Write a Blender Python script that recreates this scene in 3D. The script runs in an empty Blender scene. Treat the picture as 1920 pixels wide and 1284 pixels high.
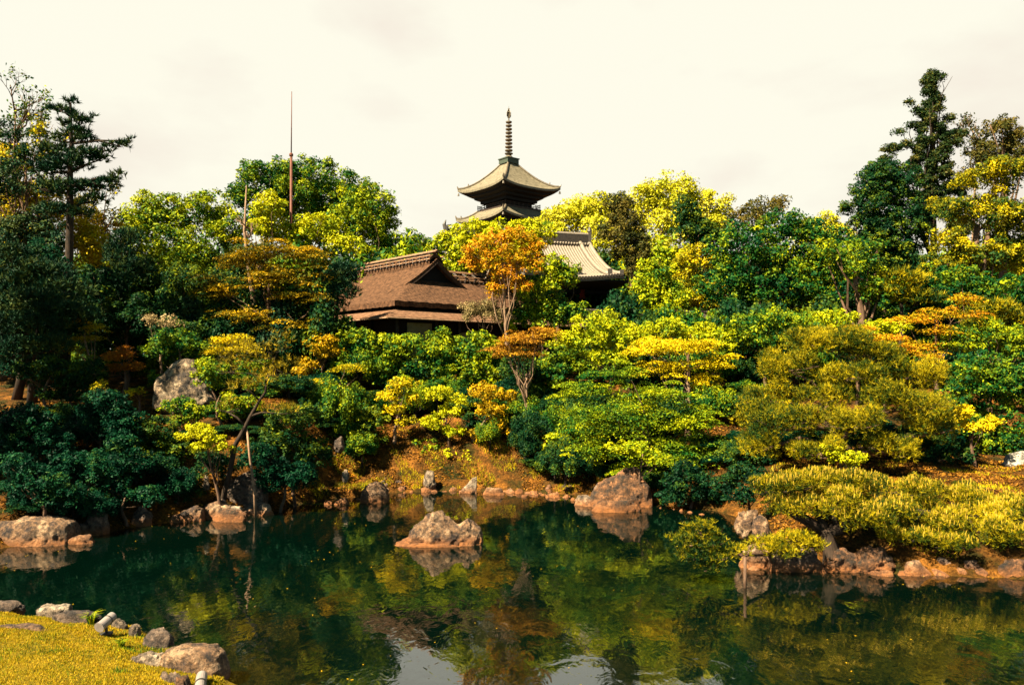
import bpy, math, random
import numpy as np
from mathutils import Vector, noise

# ------------------------------------------------------------------ camera, sky, sun, exposure
sc = bpy.context.scene
FPX, HOR, CZ = 1500.0, 690.0, 4.5            # focal length and horizon in photo pixels, camera height over the water
cam_d = bpy.data.cameras.new("camera")
cam = bpy.data.objects.new("camera", cam_d)
sc.collection.objects.link(cam)
sc.camera = cam
cam.location = (0, 0, CZ)
cam_d.sensor_width = 36.0
cam_d.lens = FPX / 1920 * 36.0
cam_d.shift_y = (HOR - 642.0) / 1920.0       # level camera, lens shifted a little
cam.rotation_euler = (math.radians(90), 0, 0)
cam_d.clip_start = 0.1
cam_d.clip_end = 5000

SUN = Vector((-0.52, -0.42, 0.76)).normalized()   # direction towards the sun
EXPO = 2.3
w = bpy.data.worlds.new("World")
sc.world = w
w.use_nodes = True
nt = w.node_tree
nt.nodes.clear()
def N(nt, t, **kw):
    n = nt.nodes.new(t)
    for k, v in kw.items():
        setattr(n, k, v)
    return n
out = N(nt, 'ShaderNodeOutputWorld')
sky = N(nt, 'ShaderNodeTexSky', sky_type='NISHITA', sun_disc=False)
sky.sun_elevation = math.asin(SUN.z)
sky.sun_rotation = math.atan2(SUN.x, SUN.y)
sky.air_density = 0.38; sky.dust_density = 0.3; sky.altitude = 1500
bg_sky = N(nt, 'ShaderNodeBackground'); bg_sky.inputs['Strength'].default_value = 0.05
tn = N(nt, 'ShaderNodeMixRGB', blend_type='MULTIPLY'); tn.inputs[0].default_value = 1; tn.inputs[2].default_value = (.75, 1, .70, 1)
nt.links.new(sky.outputs[0], tn.inputs[1]); nt.links.new(tn.outputs[0], bg_sky.inputs['Color'])
bg_cl = N(nt, 'ShaderNodeBackground'); bg_cl.inputs['Strength'].default_value = 1.0
tc = N(nt, 'ShaderNodeTexCoord')
sep = N(nt, 'ShaderNodeSeparateXYZ'); nt.links.new(tc.outputs['Generated'], sep.inputs[0])
mp = N(nt, 'ShaderNodeMapping'); mp.inputs['Scale'].default_value = (1.0, 1.0, 2.4)
nt.links.new(tc.outputs['Generated'], mp.inputs[0])
nz = N(nt, 'ShaderNodeTexNoise'); nz.inputs['Scale'].default_value = 2.6; nz.inputs['Detail'].default_value = 7
nz.inputs['Distortion'].default_value = 0.15
nt.links.new(mp.outputs[0], nz.inputs['Vector'])
cr = N(nt, 'ShaderNodeValToRGB')
cr.color_ramp.elements[0].position = 0.34; cr.color_ramp.elements[0].color = (0.186, 0.170, 0.147, 1)
cr.color_ramp.elements[1].position = 0.50; cr.color_ramp.elements[1].color = (0.203, 0.198, 0.168, 1)
nt.links.new(nz.outputs['Fac'], cr.inputs[0])
nt.links.new(cr.outputs[0], bg_cl.inputs['Color'])
mr = N(nt, 'ShaderNodeMapRange'); mr.inputs['From Min'].default_value = 0.44; mr.inputs['From Max'].default_value = 0.60
nt.links.new(sep.outputs['Z'], mr.inputs['Value'])
mx = N(nt, 'ShaderNodeMixShader')
my = N(nt, 'ShaderNodeMapRange'); my.inputs['From Min'].default_value = 0.30; my.inputs['From Max'].default_value = -0.05
nt.links.new(sep.outputs['Y'], my.inputs['Value'])            # cloud bank only ahead; open sky behind the camera invented to lower fill light
mm = N(nt, 'ShaderNodeMath', operation='MAXIMUM'); nt.links.new(mr.outputs[0], mm.inputs[0]); nt.links.new(my.outputs[0], mm.inputs[1])
nt.links.new(mm.outputs[0], mx.inputs[0]); nt.links.new(bg_cl.outputs[0], mx.inputs[1]); nt.links.new(bg_sky.outputs[0], mx.inputs[2])
nt.links.new(mx.outputs[0], out.inputs[0])

sl = bpy.data.lights.new("sun", 'SUN'); sl.energy = 5.0; sl.angle = math.radians(0.5); sl.color = (1.0, 0.865, 0.60)
so = bpy.data.objects.new("sun", sl); sc.collection.objects.link(so)
so.rotation_euler = SUN.to_track_quat('Z', 'Y').to_euler(); so.location = (-20, -10, 40)

sc.view_settings.view_transform = 'Standard'; sc.view_settings.look = 'None'
sc.view_settings.gamma = 1; sc.view_settings.exposure = EXPO
sc.cycles.max_bounces = 5; sc.cycles.diffuse_bounces = 2; sc.cycles.glossy_bounces = 2
sc.cycles.transmission_bounces = 3; sc.cycles.transparent_max_bounces = 6
sc.cycles.caustics_reflective = False; sc.cycles.caustics_refractive = False

random.seed(7)
rng = np.random.default_rng(11)
PI = math.pi

# ------------------------------------------------------------------ helpers
def at(px, py, d):
    return Vector(((px - 960) / FPX * d, d, CZ + (HOR - py) / FPX * d))

def dm(d):
    """distances are estimated from the photo; what lies beyond 30 m is drawn closer together"""
    return d if d <= 30 else 30 + (d - 30) * .55
def nearer(o, k):
    """the same building smaller and nearer by the factor k"""
    c = Vector(cam.location); o.location = c + (Vector(o.location) - c) * k; o.scale = (k, k, k)

def link(o, parent=None):
    sc.collection.objects.link(o)
    if parent is not None:
        o.parent = parent
    return o

def tag(o, label=None, cat=None, group=None, kind=None):
    if label: o['label'] = label
    if cat: o['category'] = cat
    if group: o['group'] = group
    if kind: o['kind'] = kind
    return o

def empty(name, loc, label, cat, group=None, rz=0.0):
    o = bpy.data.objects.new(name, None); o.location = loc; o.rotation_euler = (0, 0, rz)
    o.empty_display_size = 0.2
    link(o)
    return tag(o, label, cat, group)

def ss(a, b, x):
    t = np.clip((x - a) / (b - a), 0, 1)
    return t * t * (3 - 2 * t)

class MB:
    """collects simple shapes into one mesh"""
    def __init__(s): s.v = []; s.f = []
    def quad_grid(s, P):
        n = len(s.v); R = len(P); C = len(P[0])
        for r in P: s.v += [tuple(p) for p in r]
        for i in range(R - 1):
            for j in range(C - 1):
                a = n + i * C + j
                s.f.append((a, a + 1, a + C + 1, a + C))
        return s
    def slab(s, P, th):
        """grid with a thickness th downwards, closed on its rim"""
        R = len(P); C = len(P[0]); n = len(s.v)
        for r in P: s.v += [tuple(p) for p in r]
        for r in P: s.v += [(p[0], p[1], p[2] - th) for p in r]
        m = n + R * C
        for i in range(R - 1):
            for j in range(C - 1):
                a = i * C + j
                s.f.append((n + a, n + a + 1, n + a + C + 1, n + a + C))
                s.f.append((m + a + C, m + a + C + 1, m + a + 1, m + a))
        rim = [j for j in range(C)] + [i * C + C - 1 for i in range(1, R)] + [(R - 1) * C + j for j in range(C - 2, -1, -1)] + [i * C for i in range(R - 2, 0, -1)]
        for k in range(len(rim)):
            a, b = rim[k], rim[(k + 1) % len(rim)]
            s.f.append((n + b, n + a, m + a, m + b))
        return s
    def box(s, c, h, R=None):
        n = len(s.v)
        for dx, dy, dz in ((-1,-1,-1),(1,-1,-1),(1,1,-1),(-1,1,-1),(-1,-1,1),(1,-1,1),(1,1,1),(-1,1,1)):
            p = Vector((dx * h[0], dy * h[1], dz * h[2]))
            if R is not None: p = R @ p
            s.v.append(tuple(Vector(c) + p))
        for q in ((0,3,2,1),(4,5,6,7),(0,1,5,4),(1,2,6,5),(2,3,7,6),(3,0,4,7)):
            s.f.append(tuple(n + i for i in q))
        return s
    def tube(s, pts, rad, k=6, cap=True):
        pts = [Vector(p) for p in pts]; n0 = len(s.v)
        if not hasattr(rad, '__len__'): rad = [rad] * len(pts)
        for i, p in enumerate(pts):
            t = (pts[min(i + 1, len(pts) - 1)] - pts[max(i - 1, 0)])
            t = t.normalized() if t.length > 1e-9 else Vector((0, 0, 1))
            a = t.cross(Vector((0.31, 0.95, 0.05))) if abs(t.y) < 0.9 else t.cross(Vector((1, 0, 0)))
            a.normalize(); b = t.cross(a)
            for q in range(k):
                an = 2 * PI * q / k
                s.v.append(tuple(p + (a * math.cos(an) + b * math.sin(an)) * rad[i]))
        for i in range(len(pts) - 1):
            for q in range(k):
                a0 = n0 + i * k + q; a1 = n0 + i * k + (q + 1) % k
                s.f.append((a0, a1, a1 + k, a0 + k))
        if cap:
            s.f.append(tuple(n0 + q for q in range(k - 1, -1, -1)))
            s.f.append(tuple(n0 + (len(pts) - 1) * k + q for q in range(k)))
        return s
    def lathe(s, prof, c=(0, 0, 0), k=14):
        n0 = len(s.v)
        for r, z in prof:
            for q in range(k):
                an = 2 * PI * q / k
                s.v.append((c[0] + r * math.cos(an), c[1] + r * math.sin(an), c[2] + z))
        for i in range(len(prof) - 1):
            for q in range(k):
                a0 = n0 + i * k + q; a1 = n0 + i * k + (q + 1) % k
                s.f.append((a0, a1, a1 + k, a0 + k))
        return s
    def build(s, name, mat, parent=None, smooth=False, xf=None):
        me = bpy.data.meshes.new(name)
        v = s.v if xf is None else [tuple(xf(p)) for p in s.v]
        me.from_pydata(v, [], s.f)
        if smooth:
            me.polygons.foreach_set('use_smooth', [True] * len(me.polygons))
        me.materials.append(mat); me.update()
        return link(bpy.data.objects.new(name, me), parent)

def poly_mesh(name, V, k, tint, mat):
    """V: (n*k,3) vertices of n separate k-gons, with a per-face tint value"""
    n = len(V) // k
    me = bpy.data.meshes.new(name)
    me.vertices.add(n * k); me.vertices.foreach_set('co', V.astype(np.float32).ravel())
    me.loops.add(n * k); me.loops.foreach_set('vertex_index', np.arange(n * k, dtype=np.int32))
    me.polygons.add(n); me.polygons.foreach_set('loop_start', np.arange(0, n * k, k, dtype=np.int32))
    at_ = me.attributes.new('tint', 'FLOAT', 'FACE'); at_.data.foreach_set('value', tint.astype(np.float32))
    me.materials.append(mat)
    me.update(calc_edges=True)
    return me

def unit(a):
    return a / (np.linalg.norm(a, axis=-1, keepdims=True) + 1e-9)

def leaf_polys(P, Nn, size, aspect=0.55):
    n = len(P)
    r = unit(rng.normal(size=(n, 3)))
    t = unit(np.cross(Nn, r)); b = np.cross(Nn, t)
    s = size[:, None]
    V = np.empty((n, 4, 3))
    V[:, 0] = P - t * s * 0.5
    V[:, 1] = P + b * s * 0.5 * aspect + t * s * 0.05 - Nn * s * 0.07
    V[:, 2] = P + t * s * 0.5
    V[:, 3] = P - b * s * 0.5 * aspect + t * s * 0.05 - Nn * s * 0.07
    return V.reshape(-1, 3)

def needle_polys(P, D, L, wd, k=9, spread=0.8):
    """k thin needles from every tuft point P, fanned about D"""
    n = len(P)
    Pk = np.repeat(P, k, 0); Dk = np.repeat(D, k, 0); Lk = np.repeat(L, k)[:, None] * rng.uniform(0.7, 1.15, (n * k, 1))
    dr = unit(Dk + spread * rng.normal(size=(n * k, 3)))
    sd = unit(np.cross(dr, rng.normal(size=(n * k, 3))))
    V = np.empty((n * k, 3, 3))
    V[:, 0] = Pk - sd * wd * 0.5; V[:, 1] = Pk + sd * wd * 0.5; V[:, 2] = Pk + dr * Lk
    return V.reshape(-1, 3)

# ------------------------------------------------------------------ materials
def mat_new(name):
    m = bpy.data.materials.new(name); m.use_nodes = True
    m.node_tree.nodes.clear()
    return m, m.node_tree

def ramp(nt, stops):
    n = N(nt, 'ShaderNodeValToRGB'); e = n.color_ramp.elements
    e[0].position = stops[0][0]; e[0].color = (*stops[0][1], 1)
    e[1].position = stops[-1][0]; e[1].color = (*stops[-1][1], 1)
    for p, c in stops[1:-1]:
        q = e.new(p); q.color = (*c, 1)
    return n

def foliage_mat(name, stops, trans=0.28, nscale=0.5):
    m, nt = mat_new(name); L = nt.links.new
    o = N(nt, 'ShaderNodeOutputMaterial')
    a = N(nt, 'ShaderNodeAttribute', attribute_name='tint')
    r = ramp(nt, stops)
    geo = N(nt, 'ShaderNodeNewGeometry')
    nz = N(nt, 'ShaderNodeTexNoise'); nz.inputs['Scale'].default_value = nscale; nz.inputs['Detail'].default_value = 5; nz.inputs['Roughness'].default_value = .68
    L(geo.outputs['Position'], nz.inputs['Vector'])
    ad = N(nt, 'ShaderNodeMath', operation='MULTIPLY_ADD'); ad.inputs[1].default_value = 1.6; ad.inputs[2].default_value = -0.80
    L(nz.outputs['Fac'], ad.inputs[0])
    sm = N(nt, 'ShaderNodeMath', operation='ADD', use_clamp=True); L(a.outputs['Fac'], sm.inputs[0]); L(ad.outputs[0], sm.inputs[1])
    L(sm.outputs[0], r.inputs[0])
    p = N(nt, 'ShaderNodeBsdfPrincipled'); L(r.outputs[0], p.inputs['Base Color'])
    p.inputs['Roughness'].default_value = 0.55; p.inputs['Specular IOR Level'].default_value = 0.07
    t = N(nt, 'ShaderNodeBsdfTranslucent'); L(r.outputs[0], t.inputs[0])
    x = N(nt, 'ShaderNodeMixShader'); x.inputs[0].default_value = trans
    L(p.outputs[0], x.inputs[1]); L(t.outputs[0], x.inputs[2]); L(x.outputs[0], o.inputs[0])
    return m

PAL = {
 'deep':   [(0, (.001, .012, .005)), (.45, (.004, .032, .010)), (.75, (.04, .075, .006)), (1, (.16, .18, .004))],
 'shade_teal':   [(0, (.001, .011, .006)), (.5, (.001, .027, .012)), (.85, (.008, .055, .016)), (1, (.04, .08, .012))],  # leaf colour with the deep shade of the left slope put into it
 'green':  [(0, (.001, .028, .010)), (.35, (.012, .070, .008)), (.65, (.14, .185, .004)), (1, (.36, .36, .004))],
 'lime':   [(0, (.006, .060, .009)), (.35, (.13, .19, .004)), (.7, (.32, .32, .003)), (1, (.46, .42, .006))],
 'yellow': [(0, (.10, .14, .006)), (.3, (.32, .31, .006)), (.7, (.48, .43, .018)), (1, (.56, .50, .07))],
 'gold':   [(0, (.012, .045, .008)), (.35, (.16, .15, .004)), (.65, (.44, .33, .003)), (1, (.60, .43, .006))],
 'amber':  [(0, (.006, .030, .008)), (.35, (.07, .065, .003)), (.65, (.34, .20, .003)), (1, (.52, .30, .006))],
 'orange': [(0, (.06, .07, .005)), (.3, (.32, .24, .004)), (.5, (.46, .22, .005)), (.75, (.50, .17, .006)), (1, (.54, .26, .015))],
 'litter': [(0, (.02, .012, .003)), (.5, (.11, .042, .006)), (1, (.34, .15, .015))],
 'rust':   [(0, (.05, .02, .006)), (.5, (.26, .08, .006)), (1, (.50, .18, .012))],
 'olive':  [(0, (.002, .020, .006)), (.35, (.025, .048, .003)), (.60, (.18, .15, .003)), (1, (.44, .32, .005))],
 'brownpine': [(0, (.004, .018, .005)), (.35, (.07, .06, .004)), (.7, (.26, .18, .006)), (1, (.42, .28, .010))],
 'pine':   [(0, (.003, .018, .011)), (.5, (.008, .036, .016)), (1, (.06, .075, .012))],
 'cypress': [(0, (.003, .014, .006)), (.5, (.018, .036, .008)), (1, (.11, .09, .014))],
 'cedar':  [(0, (.008, .018, .008)), (.5, (.035, .040, .008)), (1, (.14, .10, .015))],
 'russet': [(0, (.03, .025, .006)), (.4, (.16, .07, .008)), (.75, (.36, .16, .010)), (1, (.46, .26, .015))],
 'pinky':  [(0, (.05, .05, .02)), (.5, (.16, .12, .045)), (1, (.36, .25, .12))],
 'shoot':  [(0, (.42, .27, .02)), (1, (.62, .44, .06))],
 'lawn':   [(0, (.02, .07, .006)), (.22, (.14, .15, .004)), (.45, (.30, .21, .005)), (.75, (.40, .25, .008)), (1, (.48, .33, .03))],
}
FM = {k: foliage_mat('foliage_' + k, v, trans={'olive': .06, 'brownpine': .06, 'pine': .06}.get(k, .18), nscale={'lawn': 1.4}.get(k, 0.9)) for k, v in PAL.items()}

def rock_mat(name, c1, c2, c3, stain=(.28, .095, .018), zs=0.22):
    m, nt = mat_new(name); L = nt.links.new
    o = N(nt, 'ShaderNodeOutputMaterial'); p = N(nt, 'ShaderNodeBsdfPrincipled'); L(p.outputs[0], o.inputs[0])
    geo = N(nt, 'ShaderNodeNewGeometry')
    n1 = N(nt, 'ShaderNodeTexNoise'); n1.inputs['Scale'].default_value = 2.2; n1.inputs['Detail'].default_value = 9; n1.inputs['Roughness'].default_value = .72
    n2 = N(nt, 'ShaderNodeTexNoise'); n2.inputs['Scale'].default_value = 9; n2.inputs['Detail'].default_value = 6; n2.inputs['Roughness'].default_value = .7
    L(geo.outputs['Position'], n1.inputs['Vector']); L(geo.outputs['Position'], n2.inputs['Vector'])
    n3 = N(nt, 'ShaderNodeTexNoise'); n3.inputs['Scale'].default_value = 26; n3.inputs['Detail'].default_value = 5; n3.inputs['Roughness'].default_value = .8
    L(geo.outputs['Position'], n3.inputs['Vector'])
    vo = N(nt, 'ShaderNodeTexVoronoi', feature='DISTANCE_TO_EDGE'); vo.inputs['Scale'].default_value = 2.6
    wv = N(nt, 'ShaderNodeVectorMath', operation='ADD'); L(geo.outputs['Position'], wv.inputs[0]); L(n1.outputs['Color'], wv.inputs[1]); L(wv.outputs[0], vo.inputs['Vector'])
    ck = N(nt, 'ShaderNodeMapRange'); ck.inputs['From Min'].default_value = 0; ck.inputs['From Max'].default_value = .045; L(vo.outputs['Distance'], ck.inputs['Value'])
    r1 = ramp(nt, [(.40, c1), (.5, c2), (.60, c3)]); L(n1.outputs['Fac'], r1.inputs[0])
    r2 = ramp(nt, [(.40, (.10, .085, .07)), (.50, (.8, .8, .8)), (.62, (1.25, 1.2, 1.15))]); L(n2.outputs['Fac'], r2.inputs[0])
    mu = N(nt, 'ShaderNodeMixRGB', blend_type='MULTIPLY'); mu.inputs[0].default_value = .8
    L(r1.outputs[0], mu.inputs[1]); L(r2.outputs[0], mu.inputs[2])
    sp = N(nt, 'ShaderNodeSeparateXYZ'); L(geo.outputs['Position'], sp.inputs[0])
    ad = N(nt, 'ShaderNodeMath', operation='MULTIPLY_ADD'); ad.inputs[1].default_value = -.35; L(n1.outputs['Fac'], ad.inputs[0]); L(sp.outputs['Z'], ad.inputs[2])
    mr = N(nt, 'ShaderNodeMapRange'); mr.inputs['From Min'].default_value = -.12; mr.inputs['From Max'].default_value = zs - .12
    mr.inputs['To Min'].default_value = .85; mr.inputs['To Max'].default_value = 0
    L(ad.outputs[0], mr.inputs['Value'])
    m2 = N(nt, 'ShaderNodeMixRGB'); L(mr.outputs[0], m2.inputs[0]); L(mu.outputs[0], m2.inputs[1]); m2.inputs[2].default_value = (*stain, 1)
    L(m2.outputs[0], p.inputs['Base Color']); p.inputs['Roughness'].default_value = .85
    hsum = N(nt, 'ShaderNodeMath', operation='MULTIPLY_ADD'); hsum.inputs[1].default_value = .45; L(n3.outputs['Fac'], hsum.inputs[0]); L(n2.outputs['Fac'], hsum.inputs[2])
    h2 = N(nt, 'ShaderNodeMath', operation='MULTIPLY_ADD'); h2.inputs[1].default_value = .35; L(ck.outputs[0], h2.inputs[0]); L(hsum.outputs[0], h2.inputs[2])
    b = N(nt, 'ShaderNodeBump'); b.inputs['Strength'].default_value = 1; b.inputs['Distance'].default_value = .14
    L(h2.outputs[0], b.inputs['Height']); L(b.outputs[0], p.inputs['Normal'])
    return m

RM = {'pale': rock_mat('rock_pale', (.035, .018, .012), (.22, .115, .052), (.44, .28, .16)),
      'cream': rock_mat('rock_cream', (.035, .022, .014), (.24, .16, .09), (.44, .33, .21)),
      'bright': rock_mat('rock_bright', (.28, .24, .19), (.45, .40, .33), (.60, .55, .47)),
      'brown': rock_mat('rock_brown', (.03, .018, .008), (.13, .055, .018), (.30, .13, .05)),
      'grey': rock_mat('rock_grey', (.025, .016, .011), (.12, .075, .05), (.28, .19, .13)),
      'white': rock_mat('rock_white', (.12, .08, .05), (.33, .24, .16), (.50, .41, .30))}

def simple_mat(name, c1, c2, scale=6, rough=.7, bump=.3, spec=.3, metal=0, stretch=(1, 1, 1), detail=6, bd=.02):
    m, nt = mat_new(name); L = nt.links.new
    o = N(nt, 'ShaderNodeOutputMaterial'); p = N(nt, 'ShaderNodeBsdfPrincipled'); L(p.outputs[0], o.inputs[0])
    tc = N(nt, 'ShaderNodeTexCoord'); mp = N(nt, 'ShaderNodeMapping'); mp.inputs['Scale'].default_value = stretch
    L(tc.outputs['Object'], mp.inputs[0])
    n1 = N(nt, 'ShaderNodeTexNoise'); n1.inputs['Scale'].default_value = scale; n1.inputs['Detail'].default_value = detail; n1.inputs['Roughness'].default_value = .65
    L(mp.outputs[0], n1.inputs['Vector'])
    r = ramp(nt, [(.33, c1), (.67, c2)]); L(n1.outputs['Fac'], r.inputs[0]); L(r.outputs[0], p.inputs['Base Color'])
    p.inputs['Roughness'].default_value = rough; p.inputs['Specular IOR Level'].default_value = spec; p.inputs['Metallic'].default_value = metal
    if bump:
        b = N(nt, 'ShaderNodeBump'); b.inputs['Strength'].default_value = bump; b.inputs['Distance'].default_value = bd
        L(n1.outputs['Fac'], b.inputs['Height']); L(b.outputs[0], p.inputs['Normal'])
    return m

M_bark = simple_mat('bark', (.05, .028, .018), (.16, .095, .06), 9, .9, .8, .1, stretch=(1, 1, .3))
M_barkd = simple_mat('bark_dark', (.012, .010, .008), (.05, .032, .022), 9, .9, .8, .1, stretch=(1, 1, .3))
M_barkp = simple_mat('bark_pale', (.09, .055, .035), (.30, .19, .12), 9, .9, .6, .1, stretch=(1, 1, .3))
M_thatch = simple_mat('thatch', (.020, .011, .007), (.115, .056, .029), 5, .95, 1.0, .1, detail=12, bd=.06)
M_thatch2 = simple_mat('thatch_pale', (.055, .028, .016), (.20, .105, .058), 5, .95, 1.0, .1, detail=12, bd=.05)
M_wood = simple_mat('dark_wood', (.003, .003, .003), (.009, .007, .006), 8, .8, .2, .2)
M_plaster = simple_mat('plaster', (.14, .13, .07), (.22, .20, .12), 3, .9, .1, .1)
M_bamboo = simple_mat('bamboo', (.13, .065, .035), (.30, .17, .095), 5, .6, .1, .3)
M_lattice = simple_mat('lattice_dark', (.012, .007, .005), (.04, .022, .015), 5, .7, .1, .3)
M_tile = simple_mat('roof_tile', (.10, .08, .058), (.23, .185, .14), 10, .55, .2, .5)
M_tiled = simple_mat('ridge_tile', (.014, .011, .009), (.045, .034, .026), 10, .6, .2, .4)
M_ptile = simple_mat('pagoda_tile', (.07, .058, .035), (.17, .14, .09), 2.5, .6, .3, .4, detail=10)
M_red = simple_mat('red_paint', (.12, .012, .006), (.20, .02, .010), 4, .6, .1, .3)
M_rust = simple_mat('mast_rust', (.06, .018, .008), (.12, .035, .018), 4, .7, .1, .3)
M_bronze = simple_mat('spire_bronze', (.05, .038, .022), (.14, .105, .065), 4, .5, .1, .5)
M_post = simple_mat('post_wood', (.14, .08, .045), (.30, .18, .11), 6, .8, .2, .2)
M_lamp = simple_mat('lamp_housing', (.16, .13, .12), (.23, .195, .175), 12, .45, .02, .5)
M_black = simple_mat('lamp_stand', (.01, .01, .01), (.03, .025, .02), 12, .5, .02, .5)

# ------------------------------------------------------------------ ground and pond
POND = [(-19, 17.6), (-13.2, 19.7), (-12.0, 20.6), (-10.9, 22.2), (-10.3, 23.0), (-9.3, 23.7), (-8.4, 24.4), (-7.3, 25.2), (-7.1, 26.4), (-6.0, 27.6), (-4.6, 28.8), (-2.6, 29.4), (0, 29.2),
        (2.3, 28.4), (3.6, 27.0), (5.0, 26.6), (6.4, 25.2), (7.2, 23.0), (6.2, 20.0), (5.8, 18.3), (7.0, 17.9), (9.0, 17.4), (11.5, 17.0), (14, 16.6), (17, 16.0), (19, 14),
        (19, 7), (12, 5.5), (4, 6.0), (-1.5, 7.6), (-3.4, 9.6), (-3.9, 11.2), (-5.0, 12.3), (-6.2, 13.4), (-8.5, 14.1), (-12, 14.6), (-19, 15.2)]
_P = np.array(POND, float)
def pond_sd(X, Y):
    """signed distance to the shore, positive on land"""
    X = np.asarray(X, float); Y = np.asarray(Y, float)
    best = np.full(X.shape, 1e9); inside = np.zeros(X.shape, bool)
    for i in range(len(_P)):
        a = _P[i]; b = _P[(i + 1) % len(_P)]
        e = b - a
        t = np.clip(((X - a[0]) * e[0] + (Y - a[1]) * e[1]) / (e @ e), 0, 1)
        dd = np.hypot(X - a[0] - t * e[0], Y - a[1] - t * e[1]); best = np.minimum(best, dd)
        c = ((a[1] > Y) != (b[1] > Y)) & (X < (b[0] - a[0]) * (Y - a[1]) / (b[1] - a[1] + 1e-12) + a[0])
        inside ^= c
    return np.where(inside, -best, best)
def wob(X, Y, s, seed=0.0):
    return np.sin(X * s + 1.7 + seed + 1.3 * np.sin(Y * s * .7 + seed)) * np.cos(Y * s * 1.1 - .6 + 1.1 * np.sin(X * s * .8 + seed * 2))
def ground(X, Y):
    X = np.asarray(X, float); Y = np.asarray(Y, float)
    sd = pond_sd(X, Y) + .12 * wob(X, Y, 3.1) + .05 * wob(X, Y, 8.0, 2)
    hl = np.interp(Y, [16, 20, 24, 27, 29, 33, 40, 60, 120, 300, 2000], [.4, .5, 1.0, 2.2, 3.0, 3.2, 4.3, 4.8, 6, 9, 20])
    hc = np.interp(Y, [26, 29.2, 30.3, 31.5, 33, 36, 40, 60, 120, 300, 2000], [.1, .2, .85, 1.6, 2.4, 3.5, 4.2, 4.8, 6, 9, 20])
    hr = np.interp(Y, [16, 18, 21, 27, 31, 40, 60, 120, 300, 2000], [.4, .7, 1.15, 1.35, 2.4, 4.2, 4.8, 6, 9, 20])
    wl = ss(-5.5, -8.5, X); wr = ss(4.5, 8.0, X)
    H = hl * wl + hr * wr + hc * (1 - wl - wr)
    near = ss(16.5, 15, Y)
    H = H * (1 - near) + .32 * near
    z = .22 * ss(0, .35, sd) + H * ss(-.05, 1.8, sd)
    z = z + ss(.5, 2, sd) * (1 - near) * (.10 * wob(X, Y, 1.3) + .05 * wob(X, Y, 3.7, 1))
    z = z + ss(.2, 1, sd) * .02 * wob(X, Y, 5, 3)
    bed = -.10 - .75 * ss(0, 4.5, -sd) + .05 * wob(X, Y, 1.1)
    return np.where(sd > 0, z, bed * ss(0, .3, -sd))
def gz(x, y): return float(ground(np.array([x]), np.array([y]))[0])

def axis(lo, hi, f0, f1, step):
    a = list(np.arange(f0, f1 + 1e-6, step)); x = f1; s = step
    while x < hi: s *= 1.22; x += s; a.append(min(x, hi))
    x = f0; s = step; b = []
    while x > lo: s *= 1.22; x -= s; b.append(max(x, lo))
    return np.array(b[::-1] + a)
gx = axis(-3000, 3000, -22, 22, .16); gy = axis(-60, 4000, 6, 40, .16)
GX, GY = np.meshgrid(gx, gy); GZ = ground(GX, GY)
me = bpy.data.meshes.new('ground')
nx, ny = len(gx), len(gy)
me.vertices.add(nx * ny); me.vertices.foreach_set('co', np.stack([GX, GY, GZ], -1).astype(np.float32).ravel())
ii, jj = np.meshgrid(np.arange(nx - 1), np.arange(ny - 1)); a = (jj * nx + ii).ravel()
F = np.stack([a, a + 1, a + nx + 1, a + nx], -1).astype(np.int32)
me.loops.add(F.size); me.loops.foreach_set('vertex_index', F.ravel())
me.polygons.add(len(F)); me.polygons.foreach_set('loop_start', np.arange(0, F.size, 4, dtype=np.int32))
me.polygons.foreach_set('use_smooth', np.ones(len(F), bool)); me.update(calc_edges=True)
m, gnt = mat_new('earth'); L = gnt.links.new
o = N(gnt, 'ShaderNodeOutputMaterial'); p = N(gnt, 'ShaderNodeBsdfPrincipled'); L(p.outputs[0], o.inputs[0])
geo = N(gnt, 'ShaderNodeNewGeometry')
n1 = N(gnt, 'ShaderNodeTexNoise'); n1.inputs['Scale'].default_value = 1.1; n1.inputs['Detail'].default_value = 8; n1.inputs['Roughness'].default_value = .65
n2 = N(gnt, 'ShaderNodeTexNoise'); n2.inputs['Scale'].default_value = 14; n2.inputs['Detail'].default_value = 6; n2.inputs['Roughness'].default_value = .75
L(geo.outputs['Position'], n1.inputs['Vector']); L(geo.outputs['Position'], n2.inputs['Vector'])
r1 = ramp(gnt, [(.38, (.02, .025, .004)), (.50, (.10, .045, .008)), (.62, (.26, .11, .018))]); L(n1.outputs['Fac'], r1.inputs[0])
r2 = ramp(gnt, [(.36, (.22, .18, .12)), (.5, (.75, .7, .6)), (.66, (1.35, 1.2, 1.1))]); L(n2.outputs['Fac'], r2.inputs[0])
mu = N(gnt, 'ShaderNodeMixRGB', blend_type='MULTIPLY'); mu.inputs[0].default_value = 1
L(r1.outputs[0], mu.inputs[1]); L(r2.outputs[0], mu.inputs[2])
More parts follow.
